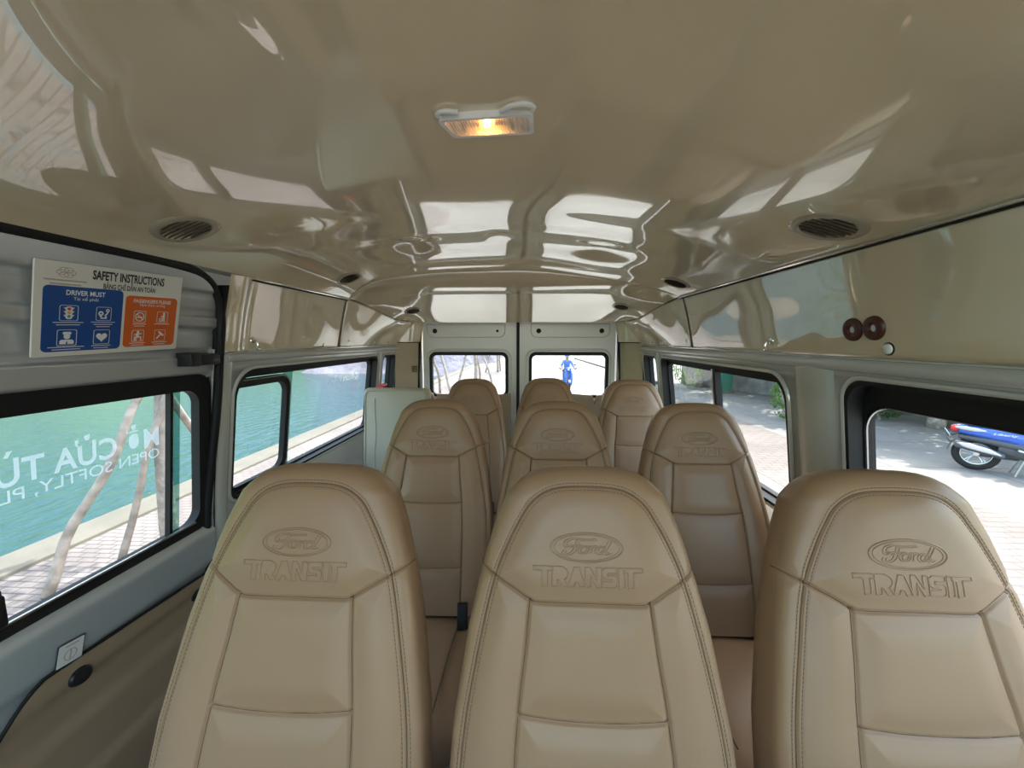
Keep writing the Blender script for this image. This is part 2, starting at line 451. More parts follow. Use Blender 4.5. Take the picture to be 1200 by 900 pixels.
# bright and dark bead lines along the crease, the lower edge and the joints
for side, y0, vo in ((1, -1.0, vR), (-1, 1.28, vL)):
    mb = MB(); mb.tube([(side*(XC-.004), y0 + (YS-y0)*k/30, 1.585) for k in range(31)], .0035, 8); mb.build('bright_bead', 'chrome', vo)
    mb = MB(); mb.tube([(side*(XC+.002), y0 + (YS-y0)*k/30, 1.580) for k in range(31)], .003, 8); mb.build('dark_bead', 'dark_gap', vo)
for side, ya, vo in ((1, 1.938, vR2), (-1, 1.958, vL2)):
    mb = MB(); mb.tube([val_pt(side, ya, t/16)+Vector((side*.002, 0, 0)) for t in range(17)], .0035, 6)
    mb.tube([(side*(crease(y)[0]+.002), y, crease(y)[1]) for y in [YS + k*.72/24 for k in range(25)]], .003, 6); mb.build('joint_line', 'dark_gap', vo)
for side, y0, y1, vo in ((1, -1.0, 2.83, vR), (-1, 1.20, 2.83, vL)):
    mb = MB(); mb.tube([(side*.893, y0 + (y1-y0)*k/20, 1.339) for k in range(21)], .004, 8); mb.build('lower_bead', 'chrome', vo)

def screw(parent, p, r=.007):
    M = Matrix.Translation(p) @ Vector((-1 if p[0] > 0 else 1, 0, -.2)).to_track_quat('Z', 'Y').to_matrix().to_4x4()
    mb = MB(); mb.lathe([(0, .004), (r*.7, .0035), (r, .001), (r, -.004)], M, 16); return mb.build('screw', 'chrome', parent)
for y in (2.05, 2.38, 2.62): screw(vL2, val_pt(-1, y, .13)); 
for y in (2.0, 2.3, 2.5, 2.55): screw(vR2, val_pt(1, y, .13))
screw(vL, val_pt(-1, 1.8, .06))

# B pillar cover left, moulded pale trim between door and valance
mb = MB()
mb.grid(lambda y, t: val_pt(-1, y, t) + Vector((.012*math.sin(PI*(y-1.20)/.10)**2 if 1.20 < y < 1.30 else 0, 0, 0)), [1.195+.105*k/16 for k in range(17)], [k/20 for k in range(21)])
struct(mb.build('trim_5', 'valance', smooth=180))

# windows ----------------------------------------------------------
def ring(mb, side, outer, inner, o0, o1):
    n = len(outer); vs = []
    for l, o in ((outer, o0), (inner, o0), (inner, o1), (outer, o1)): vs += [wmap(side, p[0], p[1], o) for p in l]
    fs = []
    for a, b in ((0, 1), (1, 2), (2, 3), (3, 0)):
        for i in range(n):
            j = (i+1) % n; q = (a*n+i, a*n+j, b*n+j, b*n+i); fs.append(q if side < 0 else q[::-1])
    mb.add(vs, fs)
def inset(l, dx, dtop, dbot):
    y0, y1 = min(p[0] for p in l), max(p[0] for p in l); z0, z1 = min(p[1] for p in l), max(p[1] for p in l)
    out = []
    for (y, z) in l:
        fy = (y-y0)/(y1-y0); fz = (z-z0)/(z1-z0)
        out.append((y + dx*(1-2*fy), z + dbot*(1-fz) - dtop*fz))
    return out
def window(n, side, outline, dx, dtop, dbot, goff=.045, off=0., mullions=(), frame_mat='rubber'):
    mb = MB(); inn = inset(outline, dx, dtop, dbot)
    grow = inset(outline, -.012, -.012, -.012)
    ring(mb, side, inset(outline, .001, .001, .001), inset(outline, .012, .012, .012), off-.004, goff+.012)
    ring(mb, side, inset(outline, .006, .006, .006), inn, goff-.012, goff+.014)
    w = recalc(mb.build(f'window_{n}', frame_mat, smooth=35)); struct(w)
    mb = MB()
    zs = [min(p[1] for p in inn)-.01, max(p[1] for p in inn)+.01]; yy = [min(p[0] for p in inn)-.01, max(p[0] for p in inn)+.01]
    vs = [wmap(side, y, z, goff+d) for d in (0, .004) for y, z in ((yy[0], zs[0]), (yy[1], zs[0]), (yy[1], zs[1]), (yy[0], zs[1]))]
    mb.add(vs, [(0, 1, 2, 3), (7, 6, 5, 4), (0, 4, 5, 1), (1, 5, 6, 2), (2, 6, 7, 3), (3, 7, 4, 0)])
    recalc(mb.build('pane', 'glass', w, smooth=0))
    # painted metal lip round the opening
    mb = MB(); mb.tube([wmap(side, p[0], p[1], off-.001) for p in inset(outline, -.004, -.004, -.004)], .007, 8, closed=True); mb.build('lip', 'silver_paint', w)
    for (ya, yb, m, d) in mullions:
        mb = MB()
        P = [wmap(side, y, z, goff+o) for o in (-d, .012) for (y, z) in ((ya, zs[0]), (yb, zs[0]), (yb, zs[1]), (ya, zs[1]))]
        mb.add(P, [(0, 1, 2, 3), (7, 6, 5, 4), (0, 4, 5, 1), (1, 5, 6, 2), (2, 6, 7, 3), (3, 7, 4, 0)])
        recalc(mb.build('mullion', m, w, smooth=0))
    return w
wR1 = window(1, 1, open_R['a'], .016, .060, .02)
wR2 = window(2, 1, open_R['b'], .022, .036, .02, mullions=((1.782, 1.80, 'rubber', .016), (1.80, 1.812, 'steel', .018)))
wR3 = window(3, 1, open_R['c'], .018, .02, .02)
wRd = window(4, 1, open_R['d'], .02, .03, .02)
wL2 = window(5, -1, open_L['b'], .02, .035, .02, mullions=((1.60, 1.635, 'glass_edge', .010),))
wL3 = window(6, -1, open_L['c'], .018, .02, .02)
wLd = window(7, -1, open_L['d'], .02, .03, .02)
# inner sliding sash of the left rear window
mb = MB(); so = rr(1.262, 1.60, .815, 1.238, (.03, .05, .06, .03)); ring(mb, -1, so, inset(so, .024, .030, .024), .018, .040); recalc(mb.build('sash', 'rubber', wL2, smooth=35))
mb = MB(); ring(mb, -1, inset(so, .003, .003, .003), inset(so, .006, .006, .006), .014, .03); mb.build('sash_bead', 'steel', wL2)
mb = MB(); so = rr(-.20, 1.004, .822, 1.228, (.03, .05, .07, .03)); ring(mb, 1, so, inset(so, .009, .009, .012), .038, .048); recalc(mb.build('sash', 'rubber', wR1, smooth=35))
mb = MB(); ring(mb, 1, inset(so, .008, .008, .010), inset(so, .0095, .0095, .012), .036, .040); mb.build('sash_bead', 'steel', wR1)
mb = MB(); mb.box((-.935, 1.36, .835), (.02, .05, .02), .004); mb.build('sash_catch', 'black_plastic', wL2)
mb = MB(); mb.box((.94, 1.02, .845), (.025, .05, .03), .005); mb.build('sash_catch', 'black_plastic', wR1)

# pillars in pressed metal standing proud of the wall
def pillar(n, side, y0, y1, z0, z1, d):
    mb = MB()
    mb.grid(lambda u, z: wmap(side, y0+(y1-y0)*u, z, -d*math.sin(PI*min(1, max(0, u)))**.6), [k/16 for k in range(17)], [z0+(z1-z0)*k/14 for k in range(15)], flip=side > 0)
    return struct(mb.build(f'trim_{n}', 'silver_paint', smooth=60))
pillar(6, 1, 1.045, 1.195, .70, 1.31, .016); pillar(7, -1, 1.192, 1.246, .55, 1.33, .010); pillar(8, 1, 2.435, 2.485, .8, 1.3, .012); pillar(9, -1, 2.49, 2.55, .8, 1.3, .012)
# rounded rail above the right windows
mb = MB(); mb.tube([(.892, -1.0+3.8*k/12, 1.317) for k in range(13)], .016, 12); struct(mb.build('trim_10', 'silver_paint'))
mb = MB(); mb.tube([(-.892, 1.21+1.6*k/12, 1.319) for k in range(13)], .014, 12); struct(mb.build('trim_11', 'silver_paint'))

# rear corner posts
for n, side in ((12, -1), (13, 1)):
    mb = MB()
    pts = [(.895, 2.80), (.865, 2.83), (.80, 2.90), (.778, 2.95), (.772, 3.0)]
    pts = [(p.x, p.y) for p in cat_rom([(a, b, 0) for a, b in pts], 6)]
    mb.grid(lambda p, z: Vector((side*(p[0] + (.04*(1.36-z)/.9)), p[1], z)), pts, [.55+.805*k/10 for k in range(11)], flip=side < 0)
    po = struct(mb.build(f'trim_{n}', 'trim_beige', smooth=60))
    mb = MB(); mb.grid(lambda p, t: Vector((side*(p[0] - .012 - .02*t), p[1]-.004, 1.362+.148*t)), pts, [k/8 for k in range(9)], flip=side < 0); mb.build('corner_cover', 'valance', po, smooth=60)
    mb = MB(); mb.tube([(side*(p[0]-.006), p[1]-.004, 1.359) for p in pts], .003, 6); mb.build('joint_line', 'dark_gap', po)
    if side < 0:
        mb = MB()
        for k in range(5):
            mb.tube([(side*(.805+.04*.25 - .01), 2.895-.008, 1.135+.010*k), (side*(.777+.04*.25-.006), 2.95-.008, 1.135+.010*k)], .003, 6)
        mb.build('vent_grille', 'vent_dark', po)

# rear doors -------------------------------------------------------
def rear_door(n, x0, x1, s):
    mb = MB(); wo = (-.70, -.075) if s < 0 else (.085, .70)
    hole = rr(wo[0], wo[1], .93, 1.285, .055)
    M = Matrix(((1, 0, 0, 0), (0, 0, 1, 0), (0, 1, 0, 0), (0, 0, 0, 1)))
    mb.prism([(x0, 0), (x1, 0), (x1, 1.515), (x0, 1.515)] if s < 0 else [(x0, 0), (x1, 0), (x1, 1.515), (x0, 1.515)], 3.0, 3.05, M, [hole])
    d = struct(recalc(mb.build(f'door_{n}', 'door_paint', smooth=30)))
    # raised bead round the window
    mb = MB(); mb.tube([(p[0], 2.999, p[1]) for p in rr(wo[0]-.018, wo[1]+.018, .912, 1.303, .07)], .008, 8, closed=True); mb.build('window_bead', 'door_paint', d)
    mb = MB(); mb.prism(hole, 2.996, 3.03, M, [rr(wo[0]+.024, wo[1]-.024, .95, 1.258, .035)]); recalc(mb.build('window_seal', 'rubber', d, smooth=30))
    mb = MB(); mb.box(((wo[0]+wo[1])/2, 3.025, 1.11), (wo[1]-wo[0]-.03, .004, .33)); mb.build('pane', 'glass', d, smooth=0)
    # header cover plate with rounded lower corners and two fixing holes
    hx = (-.71, -.10) if s < 0 else (.10, .70)
    pl = rr(hx[0], hx[1], 1.398, 1.56, .05); pl = [(p[0], min(p[1], 1.5)) for p in pl]
    mb = MB(); mb.tube([(p[0], 2.999, p[1]) for p in pl], .0035, 6, closed=True); mb.build('header_crease', 'silver_paint', d)
    for hxx in (hx[0]+.06, hx[1]-.06):
        mb = MB(); r = .016 if not (s < 0 and hxx > -.3) else .009
        mb.lathe([(0, 0), (r*.8, 0), (r, .002), (r*1.15, .001)], Matrix.Translation((hxx, 2.997, 1.447)) @ Matrix.Rotation(R(90), 4, 'X'), 20); mb.build('fixing_hole', 'dark_gap', d)
    # padded lower trim reaching over the bottom of the window
    tx = (wo[0]-.02, wo[1]+.02)
    def top(x): return .965 - .012*abs(math.sin((x-tx[0])*9)) - (.075*math.exp(-((x-(.595 if s > 0 else -.655))/.010)**2))
    mb = MB(); mb.grid(lambda x, t: Vector((x, 2.975 - .02*math.sin(PI*min(1, t*1.6)), .35 + (top(x)-.35)*t)), [tx[0]+(tx[1]-tx[0])*k/80 for k in range(81)], [k/20 for k in range(21)])
    o = mb.build('padded_trim', 'trim_brown', d, smooth=60); sm = o.modifiers.new('thickness', 'SOLIDIFY'); sm.thickness = .015
    return d
rear_door(2, -.748, -.012, -1); rear_door(3, .012, .748, 1)
mb = MB()
mb.box((0, 3.02, .77), (.024, .03, 1.49)); mb.tube([(0, 2.995, 0), (0, 2.995, 1.505)], .011, 10)
for s in (-1, 1): mb.tube([(s*(.757+.035*(1.505-z)/.4 if z > 1.1 else s and .792), 2.985, z) for z in [1.507-.1*k for k in range(16)]], .014, 10)
struct(mb.build('trim_14', 'rubber'))
mb = MB()
for s in (-1, 1): mb.box((s*.88, 3.03, .76), (.24, .06, 1.54))
mb.box((0, 3.05, 1.66), (1.98, .04, .30)); struct(mb.build('wall_back', 'silver_paint', smooth=0))
# cab front: bulkhead, windscreen frame and glass
mb = MB(); mb.box((0, -1.44, .42), (1.94, .05, .84), .01)
mb.box((-.93, -1.22, 1.33), (.06, .06, 1.1), .01, (R(-24), 0, 0)); mb.box((.93, -1.22, 1.33), (.06, .06, 1.1), .01, (R(-24), 0, 0))
struct(mb.build('wall_front', 'silver_paint'))
mb = MB(); mb.add([(-.92, -1.42, .84), (.92, -1.42, .84), (.92, -1.0, 1.79), (-.92, -1.0, 1.79)], [(0, 1, 2, 3)])
o = struct(mb.build('window_8', 'glass', smooth=0)); sm = o.modifiers.new('thickness', 'SOLIDIFY'); sm.thickness = .005

# sliding door on the left ------------------------------------------
DO = .022
DX = lambda z: lerp_tab([(0, .95), (.45, .985), (.62, .985), (.80, .965), (1.25, .925), (1.40, .905), (1.60, .845)], z)
door_win = rr(-.16, 1.172, .775, 1.262, (.05, .05, .05, .06))
def dmap(y, z, o=0.): return Vector((-(DX(z)+o), y, z))
mb = MB(); # jamb behind the seal
mj = MB()
mj.grid(lambda z, u: Vector((-(wx(z)-.004+.075*u), 1.187, z)), [.05+.1*k for k in range(16)], [0, 1])
struct(mj.build('trim_16', 'rubber', smooth=0))
outer = rr(-.29, 1.19, .05, 1.60, (.1, .06, .13, .13)); L2 = [[Vector((p[0], p[1], 0)) for p in l] for l in (outer, door_win)]
flat = [p for l in L2 for p in l]; bm = bmesh.new(); vv = [bm.verts.new(p) for p in flat]
for t in tessellate_polygon(L2):
    try: bm.faces.new([vv[i] for i in t])
    except ValueError: pass
for z in [.1+.05*k for k in range(30)]: bmesh.ops.bisect_plane(bm, geom=bm.verts[:]+bm.edges[:]+bm.faces[:], plane_co=(0, z, 0), plane_no=(0, 1, 0))
bm.verts.index_update(); mb.add([dmap(v.co.x, v.co.y, .014) for v in bm.verts], [[v.index for v in f.verts] for f in bm.faces]); bm.free()
door = struct(recalc(mb.build('door_1', 'blue_silver', smooth=40))); sm = door.modifiers.new('thickness', 'SOLIDIFY'); sm.thickness = .03; sm.offset = -1
if door.data.polygons[0].normal.x < 0: door.data.flip_normals()
# upper inner skin pressed into horizontal ribs
def rib(z):
    return sum(a*smst((z-z0)/.012)*smst((z1-z)/.012) for z0, z1, a in ((1.27, 1.335, .010), (1.345, 1.405, .003), (1.41, 1.455, .012), (1.465, 1.51, .003), (1.515, 1.585, .010)))
mb = MB(); zz = [1.262+.325*k/110 for k in range(111)]
def ymx(z):
    t = (z-1.45)/.135
    return 1.186 - (.14*(1-math.sqrt(max(0, 1-t*t))) if t > 0 else 0)
mb.grid(lambda z, u: dmap(-.24 + (ymx(z)+.24)*u, z, .004-rib(z)), zz, [k/40 for k in range(41)])
recalc(mb.build('ribbed_panel', 'ribbed_metal', door, smooth=50))
mb = MB(); inn = inset(door_win, .030, .036, .018)
n = len(door_win); vs = []
for l, o in ((inset(door_win, -.01, -.012, -.008), -.002), (inn, .002), (inn, .03), (inset(door_win, -.01, -.012, -.008), .03)): vs += [dmap(p[0], p[1], o) for p in l]
mb.add(vs, [(a*n+i, a*n+(i+1) % n, b*n+(i+1) % n, b*n+i) for a, b in ((0, 1), (1, 2), (2, 3), (3, 0)) for i in range(n)])
recalc(mb.build('window_seal', 'rubber', door, smooth=35))
mb = MB(); zs = (.78, 1.24); yy = (-.15, 1.155)
vs = [dmap(y, z, .018+d) for d in (0, .004) for y, z in ((yy[0], zs[0]), (yy[1], zs[0]), (yy[1], zs[1]), (yy[0], zs[1]))]
mb.add(vs, [(0, 1, 2, 3), (7, 6, 5, 4), (0, 4, 5, 1), (1, 5, 6, 2), (2, 6, 7, 3), (3, 7, 4, 0)]); recalc(mb.build('pane', 'glass', door, smooth=0))
mb = MB()
vs = [dmap(y, z, .010+d) for d in (0, .012) for y, z in ((1.045, .79), (1.075, .79), (1.085, 1.232), (1.055, 1.232))]
mb.add(vs, [(0, 1, 2, 3), (7, 6, 5, 4), (0, 4, 5, 1), (1, 5, 6, 2), (2, 6, 7, 3), (3, 7, 4, 0)]); recalc(mb.build('sliding_pane_edge', 'glass_edge', door, smooth=0))
mb = MB()
vs = [dmap(y, z, .006+d) for d in (0, .016) for y, z in ((1.040, .79), (1.049, .79), (1.059, 1.232), (1.050, 1.232))]
mb.add(vs, [(0, 1, 2, 3), (7, 6, 5, 4), (0, 4, 5, 1), (1, 5, 6, 2), (2, 6, 7, 3), (3, 7, 4, 0)]); recalc(mb.build('sliding_pane_strip', 'rubber', door, smooth=0))
mb = MB(); mb.tube([dmap(y, .797, -.001) for y in [-.1+1.22*k/10 for k in range(11)]], .004, 8); mb.build('sill_bead', 'steel', door)
# rounded sill under the glass
mb = MB(); mb.grid(lambda y, z: dmap(y, z, .012 - .032*smst((.778-z)/.035) + .014*smst((.645-z)/.04)), [-.25+1.43*k/20 for k in range(21)], [.35+.43*k/40 for k in range(41)])
recalc(mb.build('sill', 'blue_silver', door, smooth=180))
# lower card with pressed steps
def card(z): return .016 + .014*smst((.50-z)/.04) + .012*smst((.36-z)/.02) - .010*smst((.585-z)/.03)
def card_top(y): return .632 - .05*(y-.7) if y > .72 else .631 - 2.6*(.72-y)**1.5
mb = MB(); mb.grid(lambda y, t: dmap(y, .07 + (card_top(y)-.07)*t, -.010-card(.07+(card_top(y)-.07)*t)), [.42+.735*k/40 for k in range(41)], [k/60 for k in range(61)])
recalc(mb.build('door_card', 'trim_brown', door, smooth=60))
mb = MB(); mb.tube([dmap(y, card_top(y)+.003, -.022) for y in [.42+.735*k/40 for k in range(41)]], .004, 6); mb.build('card_edge', 'dark_gap', door)
M = Matrix.Translation(dmap(.775, .585, -.026)) @ Vector((1, -.1, .1)).to_track_quat('Z', 'Y').to_matrix().to_4x4()
mb = MB(); mb.lathe([(0, .010), (.016, .009), (.020, .004), (.021, -.01)], M @ Matrix.Scale(1.15, 4, (1, 0, 0)), 24); mb.build('plug', 'black_plastic', door)
mb = MB(); mb.box(dmap(1.12, 1.320, -.020), (.045, .10, .034), .005); mb.box(dmap(1.075, 1.322, -.024), (.05, .035, .040), .004); mb.build('latch_block', 'black_plastic', door)
mb = MB(); mb.box(dmap(.630, .86, .004), (.03, .075, .05), .008); mb.box(dmap(.655, .835, 0), (.03, .03, .07), .008); mb.build('sash_catch', 'black_plastic', door)
mb = MB(); mb.box(dmap(1.115, .57, -.01), (.03, .06, .05), .008); mb.build('door_stop', 'black_plastic', door)
# thick black rubber seal round the doorway
sp = [(-.85, -.25, 1.584), (-.85, .3, 1.584), (-.85, .72, 1.585), (-.85, 1.0, 1.583), (-.858, 1.11, 1.568), (-.87, 1.172, 1.52), (-.88, 1.192, 1.45), (-.895, 1.195, 1.35), (-.92, 1.190, 1.15), (-.95, 1.178, .95), (-.968, 1.168, .80), (-.975, 1.165, .65), (-.975, 1.165, .4), (-.95, 1.165, .1)]
mb = MB(); mb.tube(cat_rom(sp, 6), .013, 10); mb.tube([p+Vector((-.012, .012, 0)) for p in cat_rom(sp, 6)], .008, 8); struct(mb.build('trim_15', 'rubber', smooth=180))

# sign and fittings ------------------------------------------------
def on_plane(corners):
    tl, tr, bl = (Vector(c) for c in corners)
    ex = tr-tl; ey = tl-bl; W, H = ex.length, ey.length; ex.normalize(); ey = (ey - ex*ey.dot(ex)).normalized(); nz = ex.cross(ey)
    M = Matrix((( ex.x, ey.x, nz.x, bl.x), (ex.y, ey.y, nz.y, bl.y), (ex.z, ey.z, nz.z, bl.z), (0, 0, 0, 1)))
    return M, W, H
def text_on(mb, M, body, cx, cy, w=None, h=None, z=.0006, **k):
    vs, fs = text_geo(body, **k); vs = fit(vs, w, h, cx, cy)
    mb.add([M @ Vector((v.x, v.y, z)) for v in vs], fs)
M, W, H = on_plane([(-.850, .722, 1.537), (-.850, 1.041, 1.549), (-.898, .725, 1.343)])
sign = empty('safety_sign', M @ Vector((W/2, 0, 0))); tag(sign, 'white safety instructions board with blue and orange panels on the sliding door', 'sign')
mb = MB(); mb.prism(rr(0, W, 0, H, .003), -.004, 0, M); mb.build('board', 'board_white', sign, smooth=30)
bx = (.014, W*.525); ox = (W*.545, W-.010); by = (.010, H*.755); oy = (.012, H*.705)
mb = MB(); mb.prism(rr(bx[0], bx[1], by[0], by[1], .010), 0, .0004, M); mb.build('driver_panel', 'sign_blue', sign, smooth=30)
mb = MB(); mb.prism(rr(ox[0], ox[1], oy[0], oy[1], .010), 0, .0004, M); mb.build('passenger_panel', 'sign_orange', sign, smooth=30)
mb = MB(); text_on(mb, M, 'SAFETY INSTRUCTIONS', W*.575, H*.905, w=W*.52, h=.021, offset=.03)
text_on(mb, M, 'BẢNG CHỈ DẪN AN TOÀN', W*.575, H*.805, w=W*.38, h=.019, offset=.02); mb.build('title_lettering', 'ink', sign, smooth=0)
mb = MB()
for k in range(6):                                           # small round mark of overlapping leaves
    a = PI*k/3; c = M @ Vector((.052+.009*math.cos(a), H*.895+.006*math.sin(a), .0004))
    mb.tube([c + (M.to_3x3() @ Vector((.008*math.cos(q), .005*math.sin(q), 0))) for q in [2*PI*j/16 for j in range(16)]], .0006, 5, closed=True)
for k, ww in enumerate((.075, .055)): mb.prism(rr(.052-ww/2, .052+ww/2, H*.815-.008*k-.002, H*.815-.008*k+.001, .0005), 0, .0004, M)
mb.build('company_mark', 'sign_grey', sign, smooth=30)
mb = MB(); cb = (bx[0]+bx[1])/2; cob = (ox[0]+ox[1])/2
text_on(mb, M, 'DRIVER MUST', cb, by[1]-.013, w=.075, h=.011, offset=.02); text_on(mb, M, 'Tài xế phải', cb, by[1]-.0255, w=.048, h=.011); mb.build('driver_lettering', 'sign_white', sign, smooth=0)
mb = MB(); text_on(mb, M, 'PASSENGERS PLEASE', cob, oy[1]-.012, w=.098, h=.009, offset=.02); text_on(mb, M, 'Hành khách vui lòng', cob, oy[1]-.0225, w=.066, h=.009)
mb.build('passenger_lettering', 'sign_white', sign, smooth=0)
def P2(mb, poly, z=.0006, holes=()): mb.prism(poly, .0003, z, M, holes)
def circ(x, y, r, n=20, ry=None): return [(x+r*math.cos(2*PI*k/n), y+(ry or r)*math.sin(2*PI*k/n)) for k in range(n)]
def thick(mb, a, b, w):
    d = Vector((b[0]-a[0], b[1]-a[1])); L = d.length; d /= L; q = Vector((-d.y, d.x))*w/2; a = Vector(a); b = Vector(b)
    P2(mb, [tuple(a-q), tuple(b-q), tuple(b+q), tuple(a+q)])
icons = []
bw = bx[1]-bx[0]; ow = ox[1]-ox[0]
for (cx, cy, kind, sz) in ((bx[0]+bw*.30, H*.47, 'light', .017), (bx[0]+bw*.74, H*.47, 'route', .016), (bx[0]+bw*.29, H*.20, 'driver', .018), (bx[0]+bw*.73, H*.20, 'heart', .017),
                           (ox[0]+ow*.27, H*.445, 'smoke', .015), (ox[0]+ow*.71, H*.445, 'bin', .015), (ox[0]+ow*.26, H*.20, 'belt', .015), (ox[0]+ow*.69, H*.20, 'hammer', .015)):
    mb = MB(); s = sz
    P2(mb, rr(cx-s, cx+s, cy-s, cy+s, .004), .0006, [rr(cx-s+.0009, cx+s-.0009, cy-s+.0009, cy+s-.0009, .0035)])
    if kind == 'light': P2(mb, rr(cx-.006, cx+.006, cy-.013, cy+.014, .004)); [P2(mb, [(cx-.010, cy+d+.003), (cx-.006, cy+d-.002), (cx+.006, cy+d-.002), (cx+.010, cy+d+.003)]) for d in (-.007, .001, .009)]
    if kind == 'route':
        for (x, y, r) in ((cx-.006, cy+.001, .0055), (cx+.008, cy+.008, .004)):
            P2(mb, circ(x, y, r), .0006, [circ(x, y, r*.4, 12)]); P2(mb, [(x-r*.8, y-r*.5), (x, y-r*2), (x+r*.8, y-r*.5)])
        for a, b in (((cx-.006, cy-.010), (cx+.006, cy-.010)), ((cx+.006, cy-.010), (cx+.003, cy-.003)), ((cx+.003, cy-.003), (cx+.008, cy+.001))): thick(mb, a, b, .003)
    if kind == 'driver':
        P2(mb, circ(cx, cy+.003, .006)); P2(mb, rr(cx-.008, cx+.008, cy+.007, cy+.013, .003)); P2(mb, rr(cx-.013, cx+.013, cy-.014, cy-.004, (.001, .001, .005, .005)), .0006, [[(cx-.002, cy-.0135), (cx+.002, cy-.0135), (cx, cy-.006)]])
    if kind == 'heart':
        P2(mb, [(cx + .00072*16*math.sin(t)**3, cy + .00072*(13*math.cos(t)-5*math.cos(2*t)-2*math.cos(3*t)-math.cos(4*t))) for t in [2*PI*(k+.5)/40 for k in range(40)]])
    if kind == 'smoke':
        P2(mb, circ(cx, cy, .0115, 28), .0006, [circ(cx, cy, .0095, 28)]); thick(mb, (cx-.007, cy-.001), (cx+.007, cy-.001), .003); thick(mb, (cx-.007, cy+.007), (cx+.007, cy-.007), .0018)
    if kind == 'bin':
        P2(mb, circ(cx+.004, cy+.010, .0028, 14)); thick(mb, (cx+.004, cy+.007), (cx+.004, cy-.003), .006); thick(mb, (cx+.002, cy-.003), (cx+.002, cy-.012), .0025); thick(mb, (cx+.006, cy-.003), (cx+.006, cy-.012), .0025)
        thick(mb, (cx+.003, cy+.004), (cx-.004, cy+.0005), .0022); P2(mb, [(cx-.009, cy-.003), (cx-.007, cy-.012), (cx-.002, cy-.012), (cx, cy-.003)], .0006, [[(cx-.0072, cy-.0045), (cx-.0058, cy-.0105), (cx-.0032, cy-.0105), (cx-.0018, cy-.0045)]])
    if kind == 'belt':
        P2(mb, circ(cx, cy+.010, .003, 14)); thick(mb, (cx-.001, cy+.007), (cx-.001, cy-.004), .007); thick(mb, (cx-.009, cy-.003), (cx+.009, cy-.003), .003)
        thick(mb, (cx-.008, cy-.004), (cx-.008, cy-.013), .003); thick(mb, (cx+.008, cy-.004), (cx+.008, cy-.013), .003); thick(mb, (cx-.004, cy-.004), (cx-.004, cy-.013), .003); thick(mb, (cx-.010, cy+.003), (cx+.009, cy+.006), .0022)
    if kind == 'hammer': thick(mb, (cx-.009, cy-.009), (cx+.004, cy+.005), .0035); thick(mb, (cx-.004, cy+.010), (cx+.010, cy-.001), .005)
    ic = mb.build('pictogram', 'sign_white', sign, smooth=0)
    if kind == 'light':
        for d, mm in ((.009, 'lamp_red'), (.001, 'lamp_amber'), (-.007, 'lamp_green')):
            mb = MB(); mb.prism(circ(cx, cy+d, .0032, 14), .0005, .0009, M); q = mb.build('signal', mm, ic, smooth=0); 
for (cx, w, cy0, nn) in ((bx[0]+bw*.30, .055, H*.47-.021, 2), (bx[0]+bw*.74, .05, H*.47-.020, 3), (bx[0]+bw*.29, .066, H*.20-.021, 3), (bx[0]+bw*.73, .040, H*.20-.021, 2), (ox[0]+ow*.27, .034, H*.445-.019, 2), (ox[0]+ow*.71, .042, H*.445-.019, 1), (ox[0]+ow*.26, .040, H*.20-.019, 3), (ox[0]+ow*.69, .042, H*.20-.019, 3)):
    mb = MB()
    for k in range(nn):
        ww = w*(1-.22*k); P2(mb, [(cx-ww/2, cy0-.0052*k), (cx+ww/2, cy0-.0052*k), (cx+ww/2, cy0-.0052*k+.0014), (cx-ww/2, cy0-.0052*k+.0014)])
    mb.build('small_print', 'sign_white', sign, smooth=0)

# silver square label on the door sill
M, W, H = on_plane([dmap(.725, .690, -.0225), dmap(.779, .682, -.0225), dmap(.731, .636, -.0225)])
M = M @ Matrix.Translation((0, 0, .002))
lab = empty('sticker', M @ Vector((W/2, H/2, 0))); tag(lab, 'small white sticker with dark border on the sliding door sill', 'sticker')
mb = MB(); mb.prism(rr(0, W, 0, H, .002), 0, .0008, M); mb.build('border', 'ink', lab, smooth=0)
mb = MB(); mb.prism(rr(.0022, W-.0022, .0022, H-.0022, .002), .0004, .0014, M); mb.build('face', 'white_plastic', lab, smooth=0)
mb = MB(); M_ = M
mb.prism(circ(W*.5, H*.42, .013, 24), .0008, .0018, M, [circ(W*.5, H*.42, .0115, 24)]); mb.prism([(W*.48, H*.2), (W*.52, H*.2), (W*.52, H*.66), (W*.48, H*.66)], .0008, .0018, M); mb.prism([(W*.28, H*.80), (W*.75, H*.80), (W*.75, H*.85), (W*.28, H*.85)], .0008, .0018, M)
mb.build('printed_symbol', 'sign_grey', lab, smooth=0)

# window lettering (stuck on the outside, so it reads mirrored from here)
def mirrored_text(parent, body, side, y0, y1, z0, h, m, mapf, slope=0., **k):
    vs, fs = text_geo(body, **k); vs = fit(vs, abs(y1-y0), h)
    # from inside the left side, outside readers go from rear to front
    mb = MB(); yc = (y0+y1)/2
    mb.add([mapf(yc - v.x, z0 + v.y + slope*(-v.x), .024) for v in vs], fs)
    return mb.build('window_lettering', m, parent, smooth=0)
mirrored_text(door, 'MỞ CỬA TỪ TỪ', -1, .58, 1.03, 1.115, .075, 'letter_white', dmap, offset=.02)
mirrored_text(door, 'OPEN SOFTLY, PLEASE', -1, .60, 1.03, 1.055, .032, 'letter_white', dmap)
mirrored_text(wL2, 'Beach', -1, 1.98, 2.33, 1.165, .06, 'letter_grey', lambda y, z, o: wmap(-1, y, z, .052))

